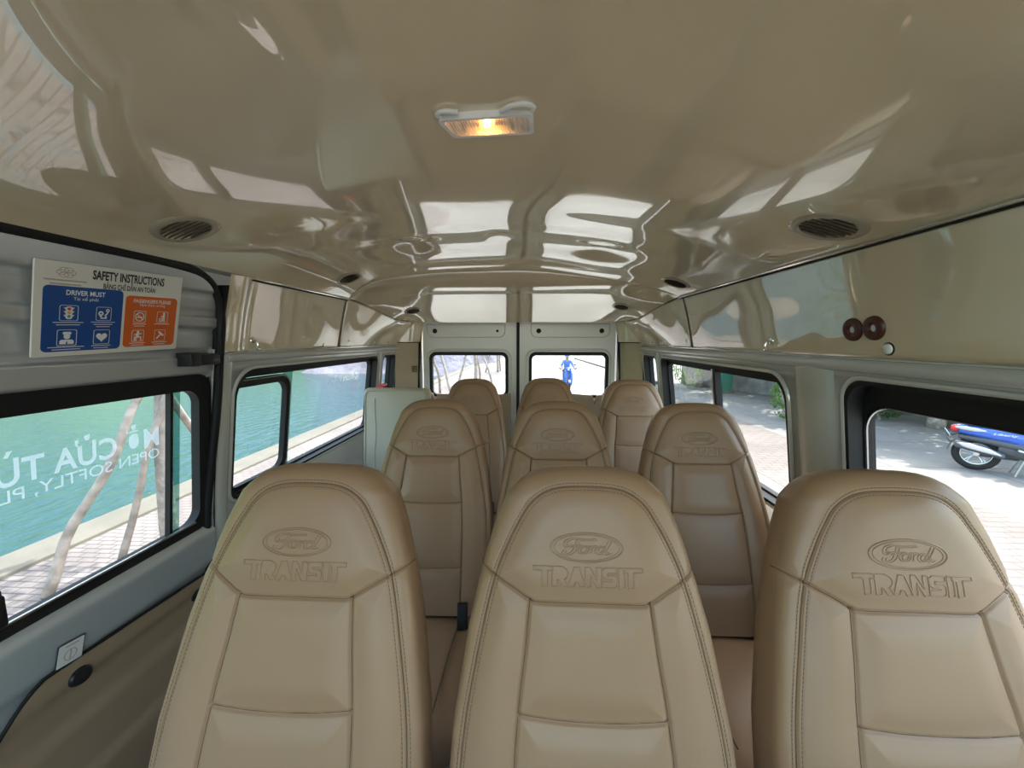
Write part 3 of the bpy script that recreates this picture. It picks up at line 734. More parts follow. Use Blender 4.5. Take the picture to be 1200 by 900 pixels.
# brown rubber discs and white button on the right valance
def disc_M(y, z, side=1):
    t = (z-1.341)/.244; p = val_pt(side, y, t); q = val_pt(side, y+.01, t); r = val_pt(side, y, t+.04)
    nrm = (q-p).cross(r-p).normalized()
    if nrm.x*side > 0: nrm = -nrm
    return Matrix.Translation(p) @ nrm.to_track_quat('Z', 'Y').to_matrix().to_4x4(), p
for y, z, lb in ((.974, 1.404, 'brown rubber disc on the right valance, farther from the white button'), (.916, 1.406, 'brown rubber disc on the right valance directly above the white button')):
    Md, p = disc_M(y, z); d = empty('rubber_disc', p); tag(d, lb, 'disc')
    mb = MB(); mb.lathe([(.0075, .002), (.009, .006), (.014, .0085), (.022, .0085), (.027, .005), (.028, .0), (.028, -.003)], Md, 32); mb.build('rim', 'disc_brown', d, smooth=60)
    mb = MB(); mb.lathe([(0, .003), (.0085, .0025)], Md, 20); mb.build('centre_cap', 'white_plastic', d)
Md, p = disc_M(.884, 1.360); b = empty('button', p); tag(b, 'small round white button low on the right valance below the brown discs', 'button')
mb = MB(); mb.lathe([(0, .0065), (.009, .006), (.0115, .004), (.012, -.002)], Md, 24); mb.build('cap', 'white_plastic', b, smooth=60)
mb = MB(); mb.lathe([(.012, .002), (.0145, .001), (.015, -.002)], Md, 24); mb.build('collar', 'dark_gap', b)

# chrome coat hooks low on the valances
for y, side, lb in ((1.335, -1, 'small chrome coat hook at the lower front corner of the left valance'), (1.30, 1, 'small chrome coat hook on the lower edge of the right valance')):
    Md, p = disc_M(y, 1.375, side); hk = empty('coat_hook', p); tag(hk, lb, 'hook')
    mb = MB(); mb.lathe([(0, .004), (.010, .003), (.012, -.001)], Md, 20); mb.build('backplate', 'chrome', hk)
    mb = MB(); mb.tube([Md @ Vector(q) for q in cat_rom([(0, 0, 0), (0, 0, .014), (0, -.012, .022), (0, -.022, .018), (0, -.024, .026)], 5)], .0042, 8); mb.ball(Md @ Vector((0, -.024, .028)), .006, 10, 8); mb.build('peg', 'chrome', hk)

# red emergency hammer by the rear left window
eh = empty('emergency_hammer', (-.885, 2.47, 1.05)); tag(eh, 'red emergency hammer clipped to the pillar at the rear left window', 'hammer')
mb = MB(); mb.box((-.885, 2.47, 1.055), (.035, .05, .05), .008); mb.build('holder', 'red_plastic', eh)
mb = MB(); mb.tube([(-.872, 2.47, 1.02), (-.868, 2.47, 1.075)], [.011, .010], 12); mb.tube([(-.866, 2.435, 1.082), (-.866, 2.505, 1.082)], .013, 12); mb.build('hammer_head', 'red_plastic', eh)
# ceiling air vents -----------------------------------------------
def ceil_any(x, y):
    if y < YS: return ceil_front(x, y)
    xk = crease(y)[0]; return ceil_rear(x/xk, y, min(1, (y-YS-.002)/.24)).z
def vent(x, y, r, lb):
    e = .01
    p = Vector((x, y, ceil_any(x, y))); nrm = (Vector((e, 0, ceil_any(x+e, y)-ceil_any(x-e, y)))*1).normalized()
    tx = Vector((2*e, 0, ceil_any(x+e, y)-ceil_any(x-e, y))).normalized(); ty = Vector((0, 2*e, ceil_any(x, y+e)-ceil_any(x, y-e))).normalized()
    nz = -(tx.cross(ty)).normalized(); ty = nz.cross(tx)
    Mv = Matrix(((tx.x, ty.x, nz.x, p.x), (tx.y, ty.y, nz.y, p.y), (tx.z, ty.z, nz.z, p.z), (0, 0, 0, 1)))
    v = empty('air_vent', p); tag(v, lb, 'air vent', 'ceiling air vents')
    mb = MB(); mb.lathe([(r*1.42, -.008), (r*1.40, .001), (r*1.30, .004), (r*1.12, .0065), (r*1.0, .0045), (r*.97, -.008)], Mv, 40); mb.build('ring', 'vent_ring', v, smooth=60)
    mb = MB(); mb.lathe([(0, -.001), (r*.99, -.001)], Mv, 40); mb.build('recess', 'dark_gap', v)
    for k in range(-3, 4):
        yy = k*r*.27; h = math.sqrt(max(0, r*r*.94-yy*yy))
        mb = MB(); mb.box(Mv @ Vector((0, yy, .0025)), (2*h, r*.16, .002), 0, Mv.to_3x3() @ Euler((R(28), 0, 0)).to_matrix()); mb.build('slat', 'vent_dark', v, smooth=0)
vent(-.735, .935, .052, 'round ceiling air vent just above the safety instructions board')
vent(.745, .895, .052, 'round ceiling air vent above the right valance, nearest on that side')
vent(-.74, 1.79, .048, 'round ceiling air vent at the left valance, just ahead of the lining joint')
vent(.74, 1.77, .048, 'round ceiling air vent at the right valance, just ahead of the lining joint')
vent(-.64, 2.42, .040, 'small ceiling air vent beside the top left corner of the rear doors')
vent(.64, 2.36, .040, 'small ceiling air vent beside the top right corner of the rear doors')

# dome lamp -------------------------------------------------------
LX, LY = .027, .752
LZ = ceil_front(LX, LY)
dl = empty('dome_lamp', (LX, LY, LZ)); tag(dl, 'lit oblong dome lamp with ribbed clear lens on the ceiling lining', 'lamp')
oc = [(-.086, -.030), (.086, -.032), (.085, .034), (-.070, .034)]
def rpoly(pts, r, n=5):
    out = []
    k = len(pts)
    for i in range(k):
        p = Vector(pts[i]); a = (Vector(pts[i-1])-p).normalized(); b = (Vector(pts[(i+1) % k])-p).normalized()
        for j in range(n+1):
            t = j/n; out.append(tuple(p + a*r*(1-t)**2 + b*r*t**2))
    return out
def shrink(l, f): cx = sum(p[0] for p in l)/len(l); cy = sum(p[1] for p in l)/len(l); return [(cx+(p[0]-cx)*f[0], cy+(p[1]-cy)*f[1]) for p in l]
ML = Matrix.Translation((LX, LY, LZ)) @ Matrix.Rotation(R(-3), 4, 'Z') @ Matrix.Diagonal((1, 1, -1, 1))
out = rpoly(oc, .012)
mb = MB(); mb.prism(out, -.004, .010, ML, [shrink(out, (.90, .80))]); recalc(mb.build('bezel', 'white_plastic', dl, smooth=40))
mb = MB(); inn = shrink(out, (.90, .80))
x0, x1, y0, y1 = min(p[0] for p in inn), max(p[0] for p in inn), min(p[1] for p in inn), max(p[1] for p in inn)
def lens_pt(u, t):
    x = x0 + (x1-x0)*u; xl = x0 + (.010)*t; x = xl + (x1-xl)*u; y = y0+(y1-y0)*t
    return ML @ Vector((x, y, .0095 + .0010*math.sin(u*PI*2*30) + .003*math.sin(PI*t)))
mb.grid(lens_pt, [k/240 for k in range(241)], [k/10 for k in range(11)]); mb.build('lens', 'lamp_lens', dl, smooth=180)
mb = MB(); mb.prism(inn, -.006, -.004, ML); mb.build('reflector', 'chrome', dl, smooth=0)
mb = MB(); mb.ball(ML @ Vector((0, .002, .004)), (.0075, .0055, .0055), 14, 10); mb.build('bulb', 'bulb', dl)
for sx in (-1, 1):
    mb = MB(); mb.box(ML @ Vector((sx*.030, .002, .004)), (.030, .004, .004)); mb.box(ML @ Vector((sx*.046, .010, .004)), (.006, .018, .008), .001); mb.build('bulb_holder', 'vent_dark', dl, smooth=0)
for pts in (((-.078, -.026), (-.083, -.038), (-.066, -.046), (-.045, -.040)), ((.03, -.036), (.05, -.050), (.075, -.052), (.088, -.042), (.082, -.026))):
    mb = MB(); mb.tube([ML @ Vector((p.x, p.y, .004)) for p in cat_rom([(a, b, 0) for a, b in pts], 6)], .0042, 8); mb.build('mounting_clip', 'white_plastic', dl)

# ------------------------------------------------------------------ seats
TH = R(18); BV = np.array([0, -math.sin(TH), -math.cos(TH)]); NV = np.array([0, -math.cos(TH), math.sin(TH)]); TOP = np.array([0, 0, 1.15])
HW = np.array([(0, .0), (.002, .052), (.006, .076), (.013, .096), (.024, .114), (.05, .139), (.105, .160), (.175, .180), (.26, .198), (.41, .219), (.52, .2235), (.60, .224), (.74, .222)])
SL = .735
_s = np.linspace(0, SL, 2001); _h = np.interp(_s, HW[:, 0], HW[:, 1])
_k = np.exp(-np.linspace(-2, 2, 61)**2); _k /= _k.sum()
_hs = np.convolve(np.pad(_h, 30, mode='edge'), _k, 'valid')
_bl = np.clip((_s-.012)/.03, 0, 1); _h = _h*(1-_bl) + _hs*_bl
def hw(s): return np.interp(s, _s, _h)
def dfr(s):
    a = np.clip(s/.055, 0, 1); return .004 + .050*np.sqrt(np.clip(1-(1-a)**2, 0, 1)) + .010*np.clip((s-.2)/.3, 0, 1)
def pexp(s): return 2.5 + 1.1*np.clip(s/.3, 0, 1)
def w_front(x, s):
    r = np.clip(np.abs(x)/np.maximum(hw(s), 1e-5), 0, 1); p = pexp(s); return dfr(s)*(1-r**p)**(1/p)
def P(l): return np.array(l, float)
def spl(l, per=8): return np.array([tuple(v)[:2] for v in cat_rom([(a, b, 0) for a, b in l], per)])
def mirror(l): return np.concatenate([l[::-1]*np.array([-1, 1]), l[1:]])
seam_o = mirror(spl([(0, .035), (.042, .037), (.072, .046), (.096, .065), (.112, .090), (.129, .122), (.153, .18), (.174, .27), (.196, .40), (.203, .52), (.205, .72)], 6))
seam_h = mirror(spl([(0, .217), (.05, .2175), (.085, .217), (.098, .213), (.12, .200), (.15, .184), (.176, .170), (.181, .166)], 6))
seam_v = [spl([(sg*.096, .214), (sg*.103, .29), (sg*.112, .365), (sg*.119, .47), (sg*.122, .62), (sg*.122, .72)], 6) for sg in (-1, 1)]
seam_1 = spl([(-.113, .374), (-.09, .376), (-.05, .379), (0, .380), (.05, .379), (.09, .376), (.113, .374)], 4)
seam_2 = spl([(-.121, .588), (-.09, .590), (0, .594), (.09, .590), (.121, .588)], 4)
def dist(px, ps, line):
    d = np.full(px.shape, 9.)
    for (ax, ay), (bx_, by_) in zip(line[:-1], line[1:]):
        vx, vy = bx_-ax, by_-ay; l2 = vx*vx+vy*vy + 1e-12
        t = np.clip(((px-ax)*vx + (ps-ay)*vy)/l2, 0, 1); d = np.minimum(d, np.hypot(px-ax-t*vx, ps-ay-t*vy))
    return d
def surf_w(x, s):
    w = w_front(x, s)
    do, dh, d1, d2 = dist(x, s, seam_o), dist(x, s, seam_h), dist(x, s, seam_1), dist(x, s, seam_2)
    dv = np.minimum(dist(x, s, seam_v[0]), dist(x, s, seam_v[1]))
    dm = np.minimum.reduce([do, dh, dv, d1, d2])
    g = lambda d, sg: np.exp(-(d/sg)**2)
    w = w + .0055*(1-g(dm, .022))
    w = w - .0036*g(do, .0020) - .0046*g(dh, .0024) - .0052*g(dv, .0026) - .0046*g(d1, .0024) - .0046*g(d2, .0024)
    w = w - .0008*g(np.abs(do-.0055), .0016)
    return w
def surf(x, s, off=0.):
    x = np.atleast_1d(np.asarray(x, float)); s = np.atleast_1d(np.asarray(s, float)); w = surf_w(x, s) + off
    return TOP[None] + s[:, None]*BV + x[:, None]*np.array([1, 0, 0]) + w[:, None]*NV
# backrest: fine front face, plain rear shell
NU, NS = 300, 380
tau = np.linspace(-1, 1, NU); ux = np.sin(tau*PI/2); ss = SL*(np.linspace(0, 1, NS)**1.25)
S, Ux = np.meshgrid(ss, ux, indexing='ij'); X = Ux*np.maximum(hw(S), 1e-4)
Fp = surf(X.ravel(), S.ravel())
taub = np.linspace(1, -1, 60)[1:-1]; ub = np.sin(taub*PI/2); Sb, Ub = np.meshgrid(ss, ub, indexing='ij'); Xb = Ub*np.maximum(hw(Sb), 1e-4)
wb = -w_front(Xb.ravel(), Sb.ravel())*1.6
Bp = TOP[None] + Sb.ravel()[:, None]*BV + Xb.ravel()[:, None]*np.array([1, 0, 0]) + wb[:, None]*NV
verts = np.concatenate([Fp.reshape(NS, NU, 3), Bp.reshape(NS, len(ub), 3)], 1); NC = verts.shape[1]; verts = verts.reshape(-1, 3)
i, j = np.meshgrid(np.arange(NS-1), np.arange(NC), indexing='ij'); jn = (j+1) % NC
quads = np.stack([i*NC+j, (i+1)*NC+j, (i+1)*NC+jn, i*NC+jn], -1).reshape(-1, 4)
me = bpy.data.meshes.new('backrest'); me.vertices.add(len(verts)); me.vertices.foreach_set('co', verts.ravel())
me.loops.add(quads.size); me.loops.foreach_set('vertex_index', quads.ravel().astype(np.int32)); me.polygons.add(len(quads))
me.polygons.foreach_set('loop_start', np.arange(0, quads.size, 4, dtype=np.int32)); me.polygons.foreach_set('use_smooth', np.ones(len(quads), bool))
me.update(calc_edges=True); me.validate(); me.materials.append(MATS['leather'])

proto = empty('passenger_seat', (0, 0, 0))
ob = bpy.data.objects.new('backrest', me); COL.objects.link(ob); ob.parent = proto
# stitched thread beside the outer seam and across the head seam
def thread(lines, every=.0062, ln=.0042, r=.00055):
    mb = MB()
    for line in lines:
        d = np.concatenate([[0], np.cumsum(np.hypot(*np.diff(line, axis=0).T))])
        a = np.arange(0, d[-1]-ln, every); xa, sa = np.interp(a, d, line[:, 0]), np.interp(a, d, line[:, 1]); xb, sb = np.interp(a+ln, d, line[:, 0]), np.interp(a+ln, d, line[:, 1])
        pa, pb = surf(xa, sa, .0004), surf(xb, sb, .0004)
        for q0, q1 in zip(pa, pb): mb.tube([q0, q1], r, 4)
    return mb
def offset_line(line, o):
    t = np.gradient(line, axis=0); t /= np.linalg.norm(t, axis=1)[:, None] + 1e-9; n_ = np.stack([-t[:, 1], t[:, 0]], 1); return line + n_*o
thread([offset_line(seam_o, .0055), offset_line(seam_o, -.0055)]).build('stitching', 'stitch_seam_shade', proto, local=True, smooth=0)
mb = MB()
for line in (seam_o, seam_h, seam_v[0], seam_v[1], seam_1, seam_2):
    a = np.concatenate([np.linspace(p, q, 3, endpoint=False) for p, q in zip(line[:-1], line[1:])] + [line[-1:]])
    mb.tube([Vector(q) for q in surf(a[:, 0], a[:, 1], .0002)], .0009, 5)
mb.build('seam_shadow', 'stitch_seam_shade', proto, local=True, smooth=180)  # dark tubes laid in the grooves as the shadow gaps of the seams
# embossed oval badge with script, and block lettering below it
def emboss_tubes(mb, strokes, cx, cs, sx, sy, r, closed=False):
    for st in strokes:
        pts = np.array([(cx + p[0]*sx, cs - p[1]*sy) for p in st]); mb.tube([Vector(q) for q in surf(pts[:, 0], pts[:, 1], .0)], r, 6, closed=closed)
C3 = lambda l, per=6, closed=False: [tuple(v)[:2] for v in cat_rom([(a, b, 0) for a, b in l], per, closed)]
EX, ES = -.004, .131
mb = MB()
ell = lambda f: [(f*math.cos(2*PI*k/64), f*math.sin(2*PI*k/64)) for k in range(64)]
emboss_tubes(mb, [ell(1.0)], EX, ES, .0585, .0225, .0015, True); emboss_tubes(mb, [ell(.90)], EX, ES, .0585, .0218, .0010, True)
mb.build('embossed_oval', 'leather', proto, local=True, smooth=180)
F1 = C3([(-.46, .10), (-.58, .02), (-.56, .30), (-.38, .46), (-.16, .42), (.06, .40), (.28, .46)])
F2 = C3([(-.22, .40), (-.28, .10), (-.36, -.22), (-.50, -.40), (-.64, -.34), (-.60, -.20)])
F3 = C3([(-.46, .02), (-.34, .08), (-.20, .05), (-.12, .10)])
O1 = C3([(-.08, .06), (-.19, -.08), (-.17, -.30), (-.04, -.30), (.05, -.12), (.02, .04)], 6, True)
R1 = C3([(.06, .02), (.10, .06), (.10, -.10), (.06, -.32)]); R2 = C3([(.09, -.12), (.17, .04), (.25, .06), (.27, -.02)])
D1 = C3([(.48, .02), (.36, .04), (.27, -.14), (.30, -.32), (.42, -.28), (.49, -.08)], 6, True); D2 = C3([(.66, .38), (.58, .12), (.50, -.20), (.54, -.34), (.64, -.26)])
mb = MB()
def outl(st, w=.045):
    a = np.array(st); t = np.gradient(a, axis=0); t /= np.linalg.norm(t, axis=1)[:, None]+1e-9; n_ = np.stack([-t[:, 1], t[:, 0]*1.], 1)
    return [list(map(tuple, a+n_*w)), list(map(tuple, a-n_*w))]
for st in (F1, F2, F3, R1, R2, D2): emboss_tubes(mb, outl(st), EX, ES, .0585, .0225*1.25, .0010)
for st in (O1, D1): emboss_tubes(mb, outl(st, .04), EX, ES, .0585, .0225*1.25, .0010, True)
mb.build('embossed_script', 'leather', proto, local=True, smooth=180)
# block letters as outlines
LET = {'T': ([(-.5, 1), (.5, 1), (.5, .74), (.15, .74), (.15, 0), (-.15, 0), (-.15, .74), (-.5, .74)], 1.0),
       'I': ([(-.15, .68), (.15, .68), (.15, 0), (-.15, 0)], .3),
       'R': ([(-.42, .68), (.12, .68), (.34, .60), (.42, .46), (.36, .32), (.22, .25), (.46, 0), (.14, 0), (-.06, .22), (-.14, .22), (-.14, 0), (-.42, 0)], .9),
       'A': ([(-.14, .68), (.14, .68), (.46, 0), (.17, 0), (.10, .16), (-.10, .16), (-.17, 0), (-.46, 0)], .9),
       'N': ([(-.42, .68), (-.16, .68), (.16, .26), (.16, .68), (.42, .68), (.42, 0), (.16, 0), (-.16, .42), (-.16, 0), (-.42, 0)], .9),
       'S': ([(.38, .68), (-.22, .68), (-.38, .58), (-.38, .38), (-.22, .28), (.12, .28), (.12, .20), (-.38, .20), (-.38, 0), (.24, 0), (.38, .10), (.38, .32), (.24, .42), (-.12, .42), (-.12, .49), (.38, .49)], .82)}
LET['t1'] = ([(-.62, 1), (.46, 1), (.46, .76), (.14, .76), (.14, 0), (-.16, 0), (-.16, .76), (-.62, .76)], 1)
seqs = [('T0', 0.0), ('R', .80), ('A', 1.66), ('N', 2.52), ('S', 3.36), ('I', 3.98), ('T1', 4.44)]
LET['T0'] = ([(-.62, 1), (.40, 1), (.40, .78), (.15, .78), (.15, 0), (-.15, 0), (-.15, .78), (-.62, .78)], 1)
LET['T1'] = ([(-.36, 1), (.62, 1), (.62, .78), (.15, .78), (.15, 0), (-.15, 0), (-.15, .78), (-.36, .78)], 1)
mb = MB()
def dens(l):
    out = []
    for k in range(len(l)):
        a, b = np.array(l[k]), np.array(l[(k+1) % len(l)]); m_ = max(2, int(np.hypot(*(b-a))/.12))
        out += [tuple(a + (b-a)*t/m_) for t in range(m_)]
    return out
TW, THt = .176/5.7, .030
for ch, xo in seqs:
    pts = [((p[0]+xo-2.22), p[1]*(1.47 if ch not in ('T0', 'T1') else 1.0)) for p in LET[ch][0]]
    for f, rr_ in ((1., .0013), ):
        emboss_tubes(mb, [dens(pts)], -.003, .191, TW, THt, rr_, True)
    cx = sum(p[0] for p in pts)/len(pts)
mb.build('embossed_lettering', 'leather', proto, local=True, smooth=180)

# cushion
def slab(mb, c, hx, hy, hz, p=4, n=48, m=24, crown=.012, rot=None):
    vs, fs = [], []
    def sp(v, e): return math.copysign(abs(v)**e, v)
    for a in range(m+1):
        ph = -PI/2 + PI*a/m
        for b in range(n):
            th = 2*PI*b/n; e = 2/p
            x, y, z = hx*sp(math.cos(ph), e)*sp(math.cos(th), e), hy*sp(math.cos(ph), e)*sp(math.sin(th), e), hz*sp(math.sin(ph), .7)
            if z > 0: z += crown*(1-(x/hx)**2)*(1-(y/hy)**2)
            v = Vector((x, y, z)); v = (rot @ v) if rot else v; vs.append(v + Vector(c))
    for a in range(m):
        for b in range(n): fs.append((a*n+b, a*n+(b+1) % n, (a+1)*n+(b+1) % n, (a+1)*n+b))
    mb.add(vs, fs)
rc = Euler((R(-5), 0, 0)).to_matrix()
mb = MB(); slab(mb, (0, -.455, .40), .212, .235, .075, 5, rot=rc); cu = mb.build('cushion', 'leather', proto, local=True, smooth=180)
for x in (-.125, .125):
    mb = MB(); mb.tube([rc @ Vector((x, -.20+.4*k/12, .0765+.008*math.sin(PI*k/12))) + Vector((0, -.455, .40)) for k in range(13)], .002, 6); mb.build('cushion_seam', 'stitch_seam_shade', cu, local=True)
mb = MB()
for y in (-.62, -.30): mb.tube([(-.19, y, .33), (.19, y, .33)], .014, 10)
for x in (-.19, .19): mb.tube([(x, -.66, .33), (x, -.20, .33), (x, -.13, .40), (x*.9, -.22, .52)], .014, 10)
mb.build('seat_frame', 'steel', proto, local=True)
for x in (-.19, .19):
    for y in (-.60, -.30):
        mb = MB(); mb.tube([(x, y, .33), (x, y+(.03 if y > -.5 else -.03), .012)], .014, 10); mb.box((x, y+(.03 if y > -.5 else -.03), .006), (.05, .06, .012), .003); mb.build('leg', 'steel', proto, local=True)
mb = MB(); mb.box((.140, -.325, .500), (.034, .026, .075), .004, (R(-25), 0, R(8))); bk = mb.build('belt_buckle', 'black_plastic', proto, local=True)
mb = MB(); mb.tube([(.15, -.23, .40), (.142, -.315, .475)], .006, 8); mb.build('buckle_stalk', 'black_plastic', bk, local=True)

SE = 'tan leather reclining seat with embossed oval badge, '
spots = [(-.275, .685, 'front row, left one beside the sliding door'), (.207, .694, 'front row, middle one'), (.709, .700, 'front row, right one below the brown discs'),
         (-.246, 1.455, 'second row, left one'), (.207, 1.440, 'second row, middle one'), (.690, 1.415, 'second row, right one beside the right window'),
         (-.228, 2.235, 'last row, below the left rear door window'), (.200, 2.300, 'last row, below the right rear door window'), (.675, 2.235, 'last row, rightmost in the corner')]
for k, (x, y, lb) in enumerate(spots):
    s_ = proto if k == 0 else copy_tree(proto)
    s_.location = (x, y, 0); s_.scale = (.93 if k in (6, 7) else 1, 1, 1); tag(s_, SE + lb, 'seat', 'embossed passenger seats')

# folded jump seat at the end of the last row
js = empty('folding_seat', (-.62, 2.08, 0)); tag(js, 'plain greige folding seat with square shoulders in the left end of the last row', 'seat')
mb = MB(); bm = bmesh.new(); bmesh.ops.create_cube(bm, size=1)
bmesh.ops.subdivide_edges(bm, edges=bm.edges[:], cuts=1)
Mb = Matrix.Translation((-.648, 2.10, .80)) @ Euler((R(-6), 0, 0)).to_matrix().to_4x4()
for v in bm.verts: v.co = Vector((v.co.x*.385*(1-.04*(v.co.z+.5)), v.co.y*.085, v.co.z*.62))
bmesh.ops.bevel(bm, geom=[e for e in bm.edges if e.is_boundary or e.calc_face_angle(0) > .5], offset=.026, segments=5, affect='EDGES', profile=.5)
mb.bm(bm, Mb); mb.build('backrest', 'leather_plain', js, smooth=180)
mb = MB(); mb.tube([Mb @ Vector((p[0], -.0435, p[1])) for p in rr(-.172, .172, -.29, .292, .03)], .0035, 6, closed=True); mb.build('piping', 'leather_plain', js)
mb = MB(); mb.tube([Mb @ Vector((-.115 + .004*math.sin(k), -.0425, -.28+.53*k/12)) for k in range(13)], .004, 6); mb.build('cover_fold', 'leather_plain', js)
mb = MB(); slab(mb, (-.62, 1.99, .44), .19, .10, .05, 5); mb.build('cushion', 'leather_plain', js, smooth=180)
mb = MB(); mb.box((-.62, 2.03, .27), (.34, .20, .26), .02); mb.box((-.62, 2.03, .07), (.30, .26, .14), .01); mb.build('pedestal', 'steel', js)

# ------------------------------------------------------------------ outside
GZ = -.68
def ground(name, pts, z, m, label=None, d=.3):
    mb = MB(); mb.prism(pts, z-d, z, Matrix()); o = mb.build(name, m, smooth=0); return struct(o)
ground('ground_road', [(-1.6, -25), (70, -25), (70, 90), (-1.6, 90)], GZ, 'paving_road', d=.5)
ground('ground_path', [(-4.45, -25), (-1.6, -25), (-1.6, 90), (-4.45, 90)], GZ+.004, 'paving_path', d=.5)
ground('ground_band', [(3.9, -10), (6.2, -10), (5.0, 22), (3.4, 22)], GZ+.006, 'paving_band', d=.1)
mb = MB(); mb.box((-4.66, 32, GZ-.35), (.44, 114, .78), .03); struct(mb.build('ground_kerb', 'kerb'))
mb = MB(); mb.box((5.3, 30, GZ+.04), (.16, 24, .16), .02, (0, 0, R(3))); struct(mb.build('ground_kerb', 'kerb'))
mb = MB(); mb.box((-38, 30, -1.45), (68, 140, .1)); wt = struct(mb.build('ground_water', 'water', smooth=0))

def hill(name, x0, x1, y0, y1, h, m, seed, nx=60, ny=60, rough=.35, fade=.25):
    mb = MB()
    def f(u, v):
        x = x0+(x1-x0)*u; y = y0+(y1-y0)*v
        e = min(1, u/fade)*min(1, (1-u)/fade)*min(1, v/fade)*min(1, (1-v)/fade)
        z = h*smst(e)*(.65 + rough*noise.fractal(Vector((x*.06+seed, y*.06, seed)), 1, 2, 5))
        return Vector((x + noise.noise(Vector((x*.2, y*.2, seed)))*2, y + noise.noise(Vector((x*.2, y*.2, seed+7)))*2, -1.5 + max(0, z)))
    mb.grid(f, [k/nx for k in range(nx+1)], [k/ny for k in range(ny+1)]); return struct(mb.build(name, m, smooth=60))
hill('ground_hills', -95, -30, -45, 70, 26, 'hill_green', 3.2)
hill('ground_hills', -70, -9, 37, 90, 20, 'hill_green', 8.8)
hill('ground_rocks', -20, -2.4, 30, 60, 12, 'rock', 5.1, fade=.2)
hill('ground_shrubs', -4.4, .5, 24, 29, 1.0, 'lawn', 1.7, 24, 24, .5)

def foliage(mb, c, r, n, size, seed):
    rnd = random.Random(seed)
    for _ in range(n):
        while True:
            d = Vector((rnd.uniform(-1, 1), rnd.uniform(-1, 1), rnd.uniform(-1, 1)))
            if .15 < d.length < 1: break
        d = d.normalized()*(d.length**.5)
        if noise.noise(d*2.3 + Vector((seed, 0, 0))) < -.12: continue
        p = Vector(c) + Vector((d.x*r[0], d.y*r[1], d.z*r[2])); a = Euler((rnd.uniform(0, 6), rnd.uniform(0, 6), rnd.uniform(0, 6))).to_matrix(); s = size*rnd.uniform(.6, 1.3)
        q = [Vector((-s, 0, 0)), Vector((-s*.3, s*.45, .1*s)), Vector((s*.5, s*.35, .1*s)), Vector((s*1.1, 0, 0)), Vector((s*.5, -s*.35, .1*s)), Vector((-s*.3, -s*.45, .1*s))]
        mb.add([p + a @ v for v in q], [(0, 1, 2, 3, 4, 5)])
def wobble(a, b, k, r0, r1, seed, amp=.03):
    a, b = Vector(a), Vector(b); pts, rs = [], []
    for i in range(k+1):
        t = i/k; p = a.lerp(b, t) + Vector((noise.noise(Vector((seed, t*3, 0))), noise.noise(Vector((seed, 5, t*3))), 0))*amp*math.sin(PI*t)
        pts.append(p); rs.append((r0+(r1-r0)*t)*(1+.12*noise.noise(Vector((seed, t*9, 2)))))
    return pts, rs
# staked young trees on the lakeside path
def young_tree(x, y, h, seed, lb, crown=1.3, lean=(0, 0), r=.075, leafn=900):
    t = empty('young_tree', (x, y, GZ)); tag(t, lb, 'tree', 'staked young trees on the path')
    mb = MB(); pts, rs = wobble((x, y, GZ), (x+lean[0], y+lean[1], GZ+h), 18, r, r*.6, seed, .08); mb.tube(pts, rs, 12)
    for k in range(5):
        a = k*1.3+seed; b0 = pts[-1-k]; p2, r2 = wobble(b0, b0+Vector((math.cos(a)*.9, math.sin(a)*.9, .9)), 6, r*.4, r*.12, seed+k, .08); mb.tube(p2, r2, 8)
    mb.build('trunk', 'bark', t, smooth=180)
    mb = MB(); foliage(mb, (x+lean[0], y+lean[1], GZ+h+.7), (crown, crown, crown*.8), leafn, .10, seed); mb.build('foliage', 'leaf_light', t, smooth=0)
    return t
def stake(x, y, tx, ty, th, seed, lb, r=.042, mid=None):
    s = 'stake'; mb = MB(); pts, rs = wobble((x, y, GZ), (tx, ty, GZ+th), 16, r*1.1, r*.9, seed, .12 if mid is None else mid); mb.tube(pts, rs, 10)
    o = mb.build('wooden_stake', 'pole_wood', smooth=180); 
    return tag(o, lb, 'stake', 'wooden stakes propping the young trees')
stuff_trees = [(-3.50, 3.48, 4.2, 1.3, 'young tree with knotty leaning trunk on the path outside the sliding door', (-.20, -.05))]
young_tree(-3.504, 3.465, 4.2, 1.3, stuff_trees[0][4], lean=(.20, .0), r=.072)
stake(-3.777, 2.677, -3.35, 3.385, 2.1, 4.1, 'crooked bare stake leaning in the sliding door window, farthest left', .034, .30)
stake(-3.729, 3.198, -3.30, 3.52, 1.9, 2.2, 'thin stake crossing in front of the nearest leaning tree trunk', .028, .05)
stake(-3.66, 4.55, -3.34, 3.36, 1.75, 6.2, 'stake propping the nearest leaning trunk from the rear side', .034, .05)
far = [(-3.55, 13.8, 'staked young tree behind the leftmost edge of the rear door glass'), (-2.45, 17.2, 'staked young tree in the right half of the left rear door glass'), (-2.1, 24.5, 'distant staked young tree near the right edge of the left rear door glass')]
for k, (x, y, lb) in enumerate(far):
    young_tree(x, y, 4.2, 3.3+k*2.1, lb, r=.08, leafn=700)
    nm = ('nearest of the three trees seen through the rear glass', 'middle of the three trees seen through the rear glass', 'farthest of the three trees seen through the rear glass')[k]
    for q, (dx, dy, wd) in enumerate(((-.75, -.3, 'left'), (.8, -.25, 'right'), (.1, .8, 'rear'))): stake(x+dx, y+dy, x+dx*.08, y+dy*.08, 2.7, 9.1+k*3+q, f'thin {wd} stake of the {nm}', .045)

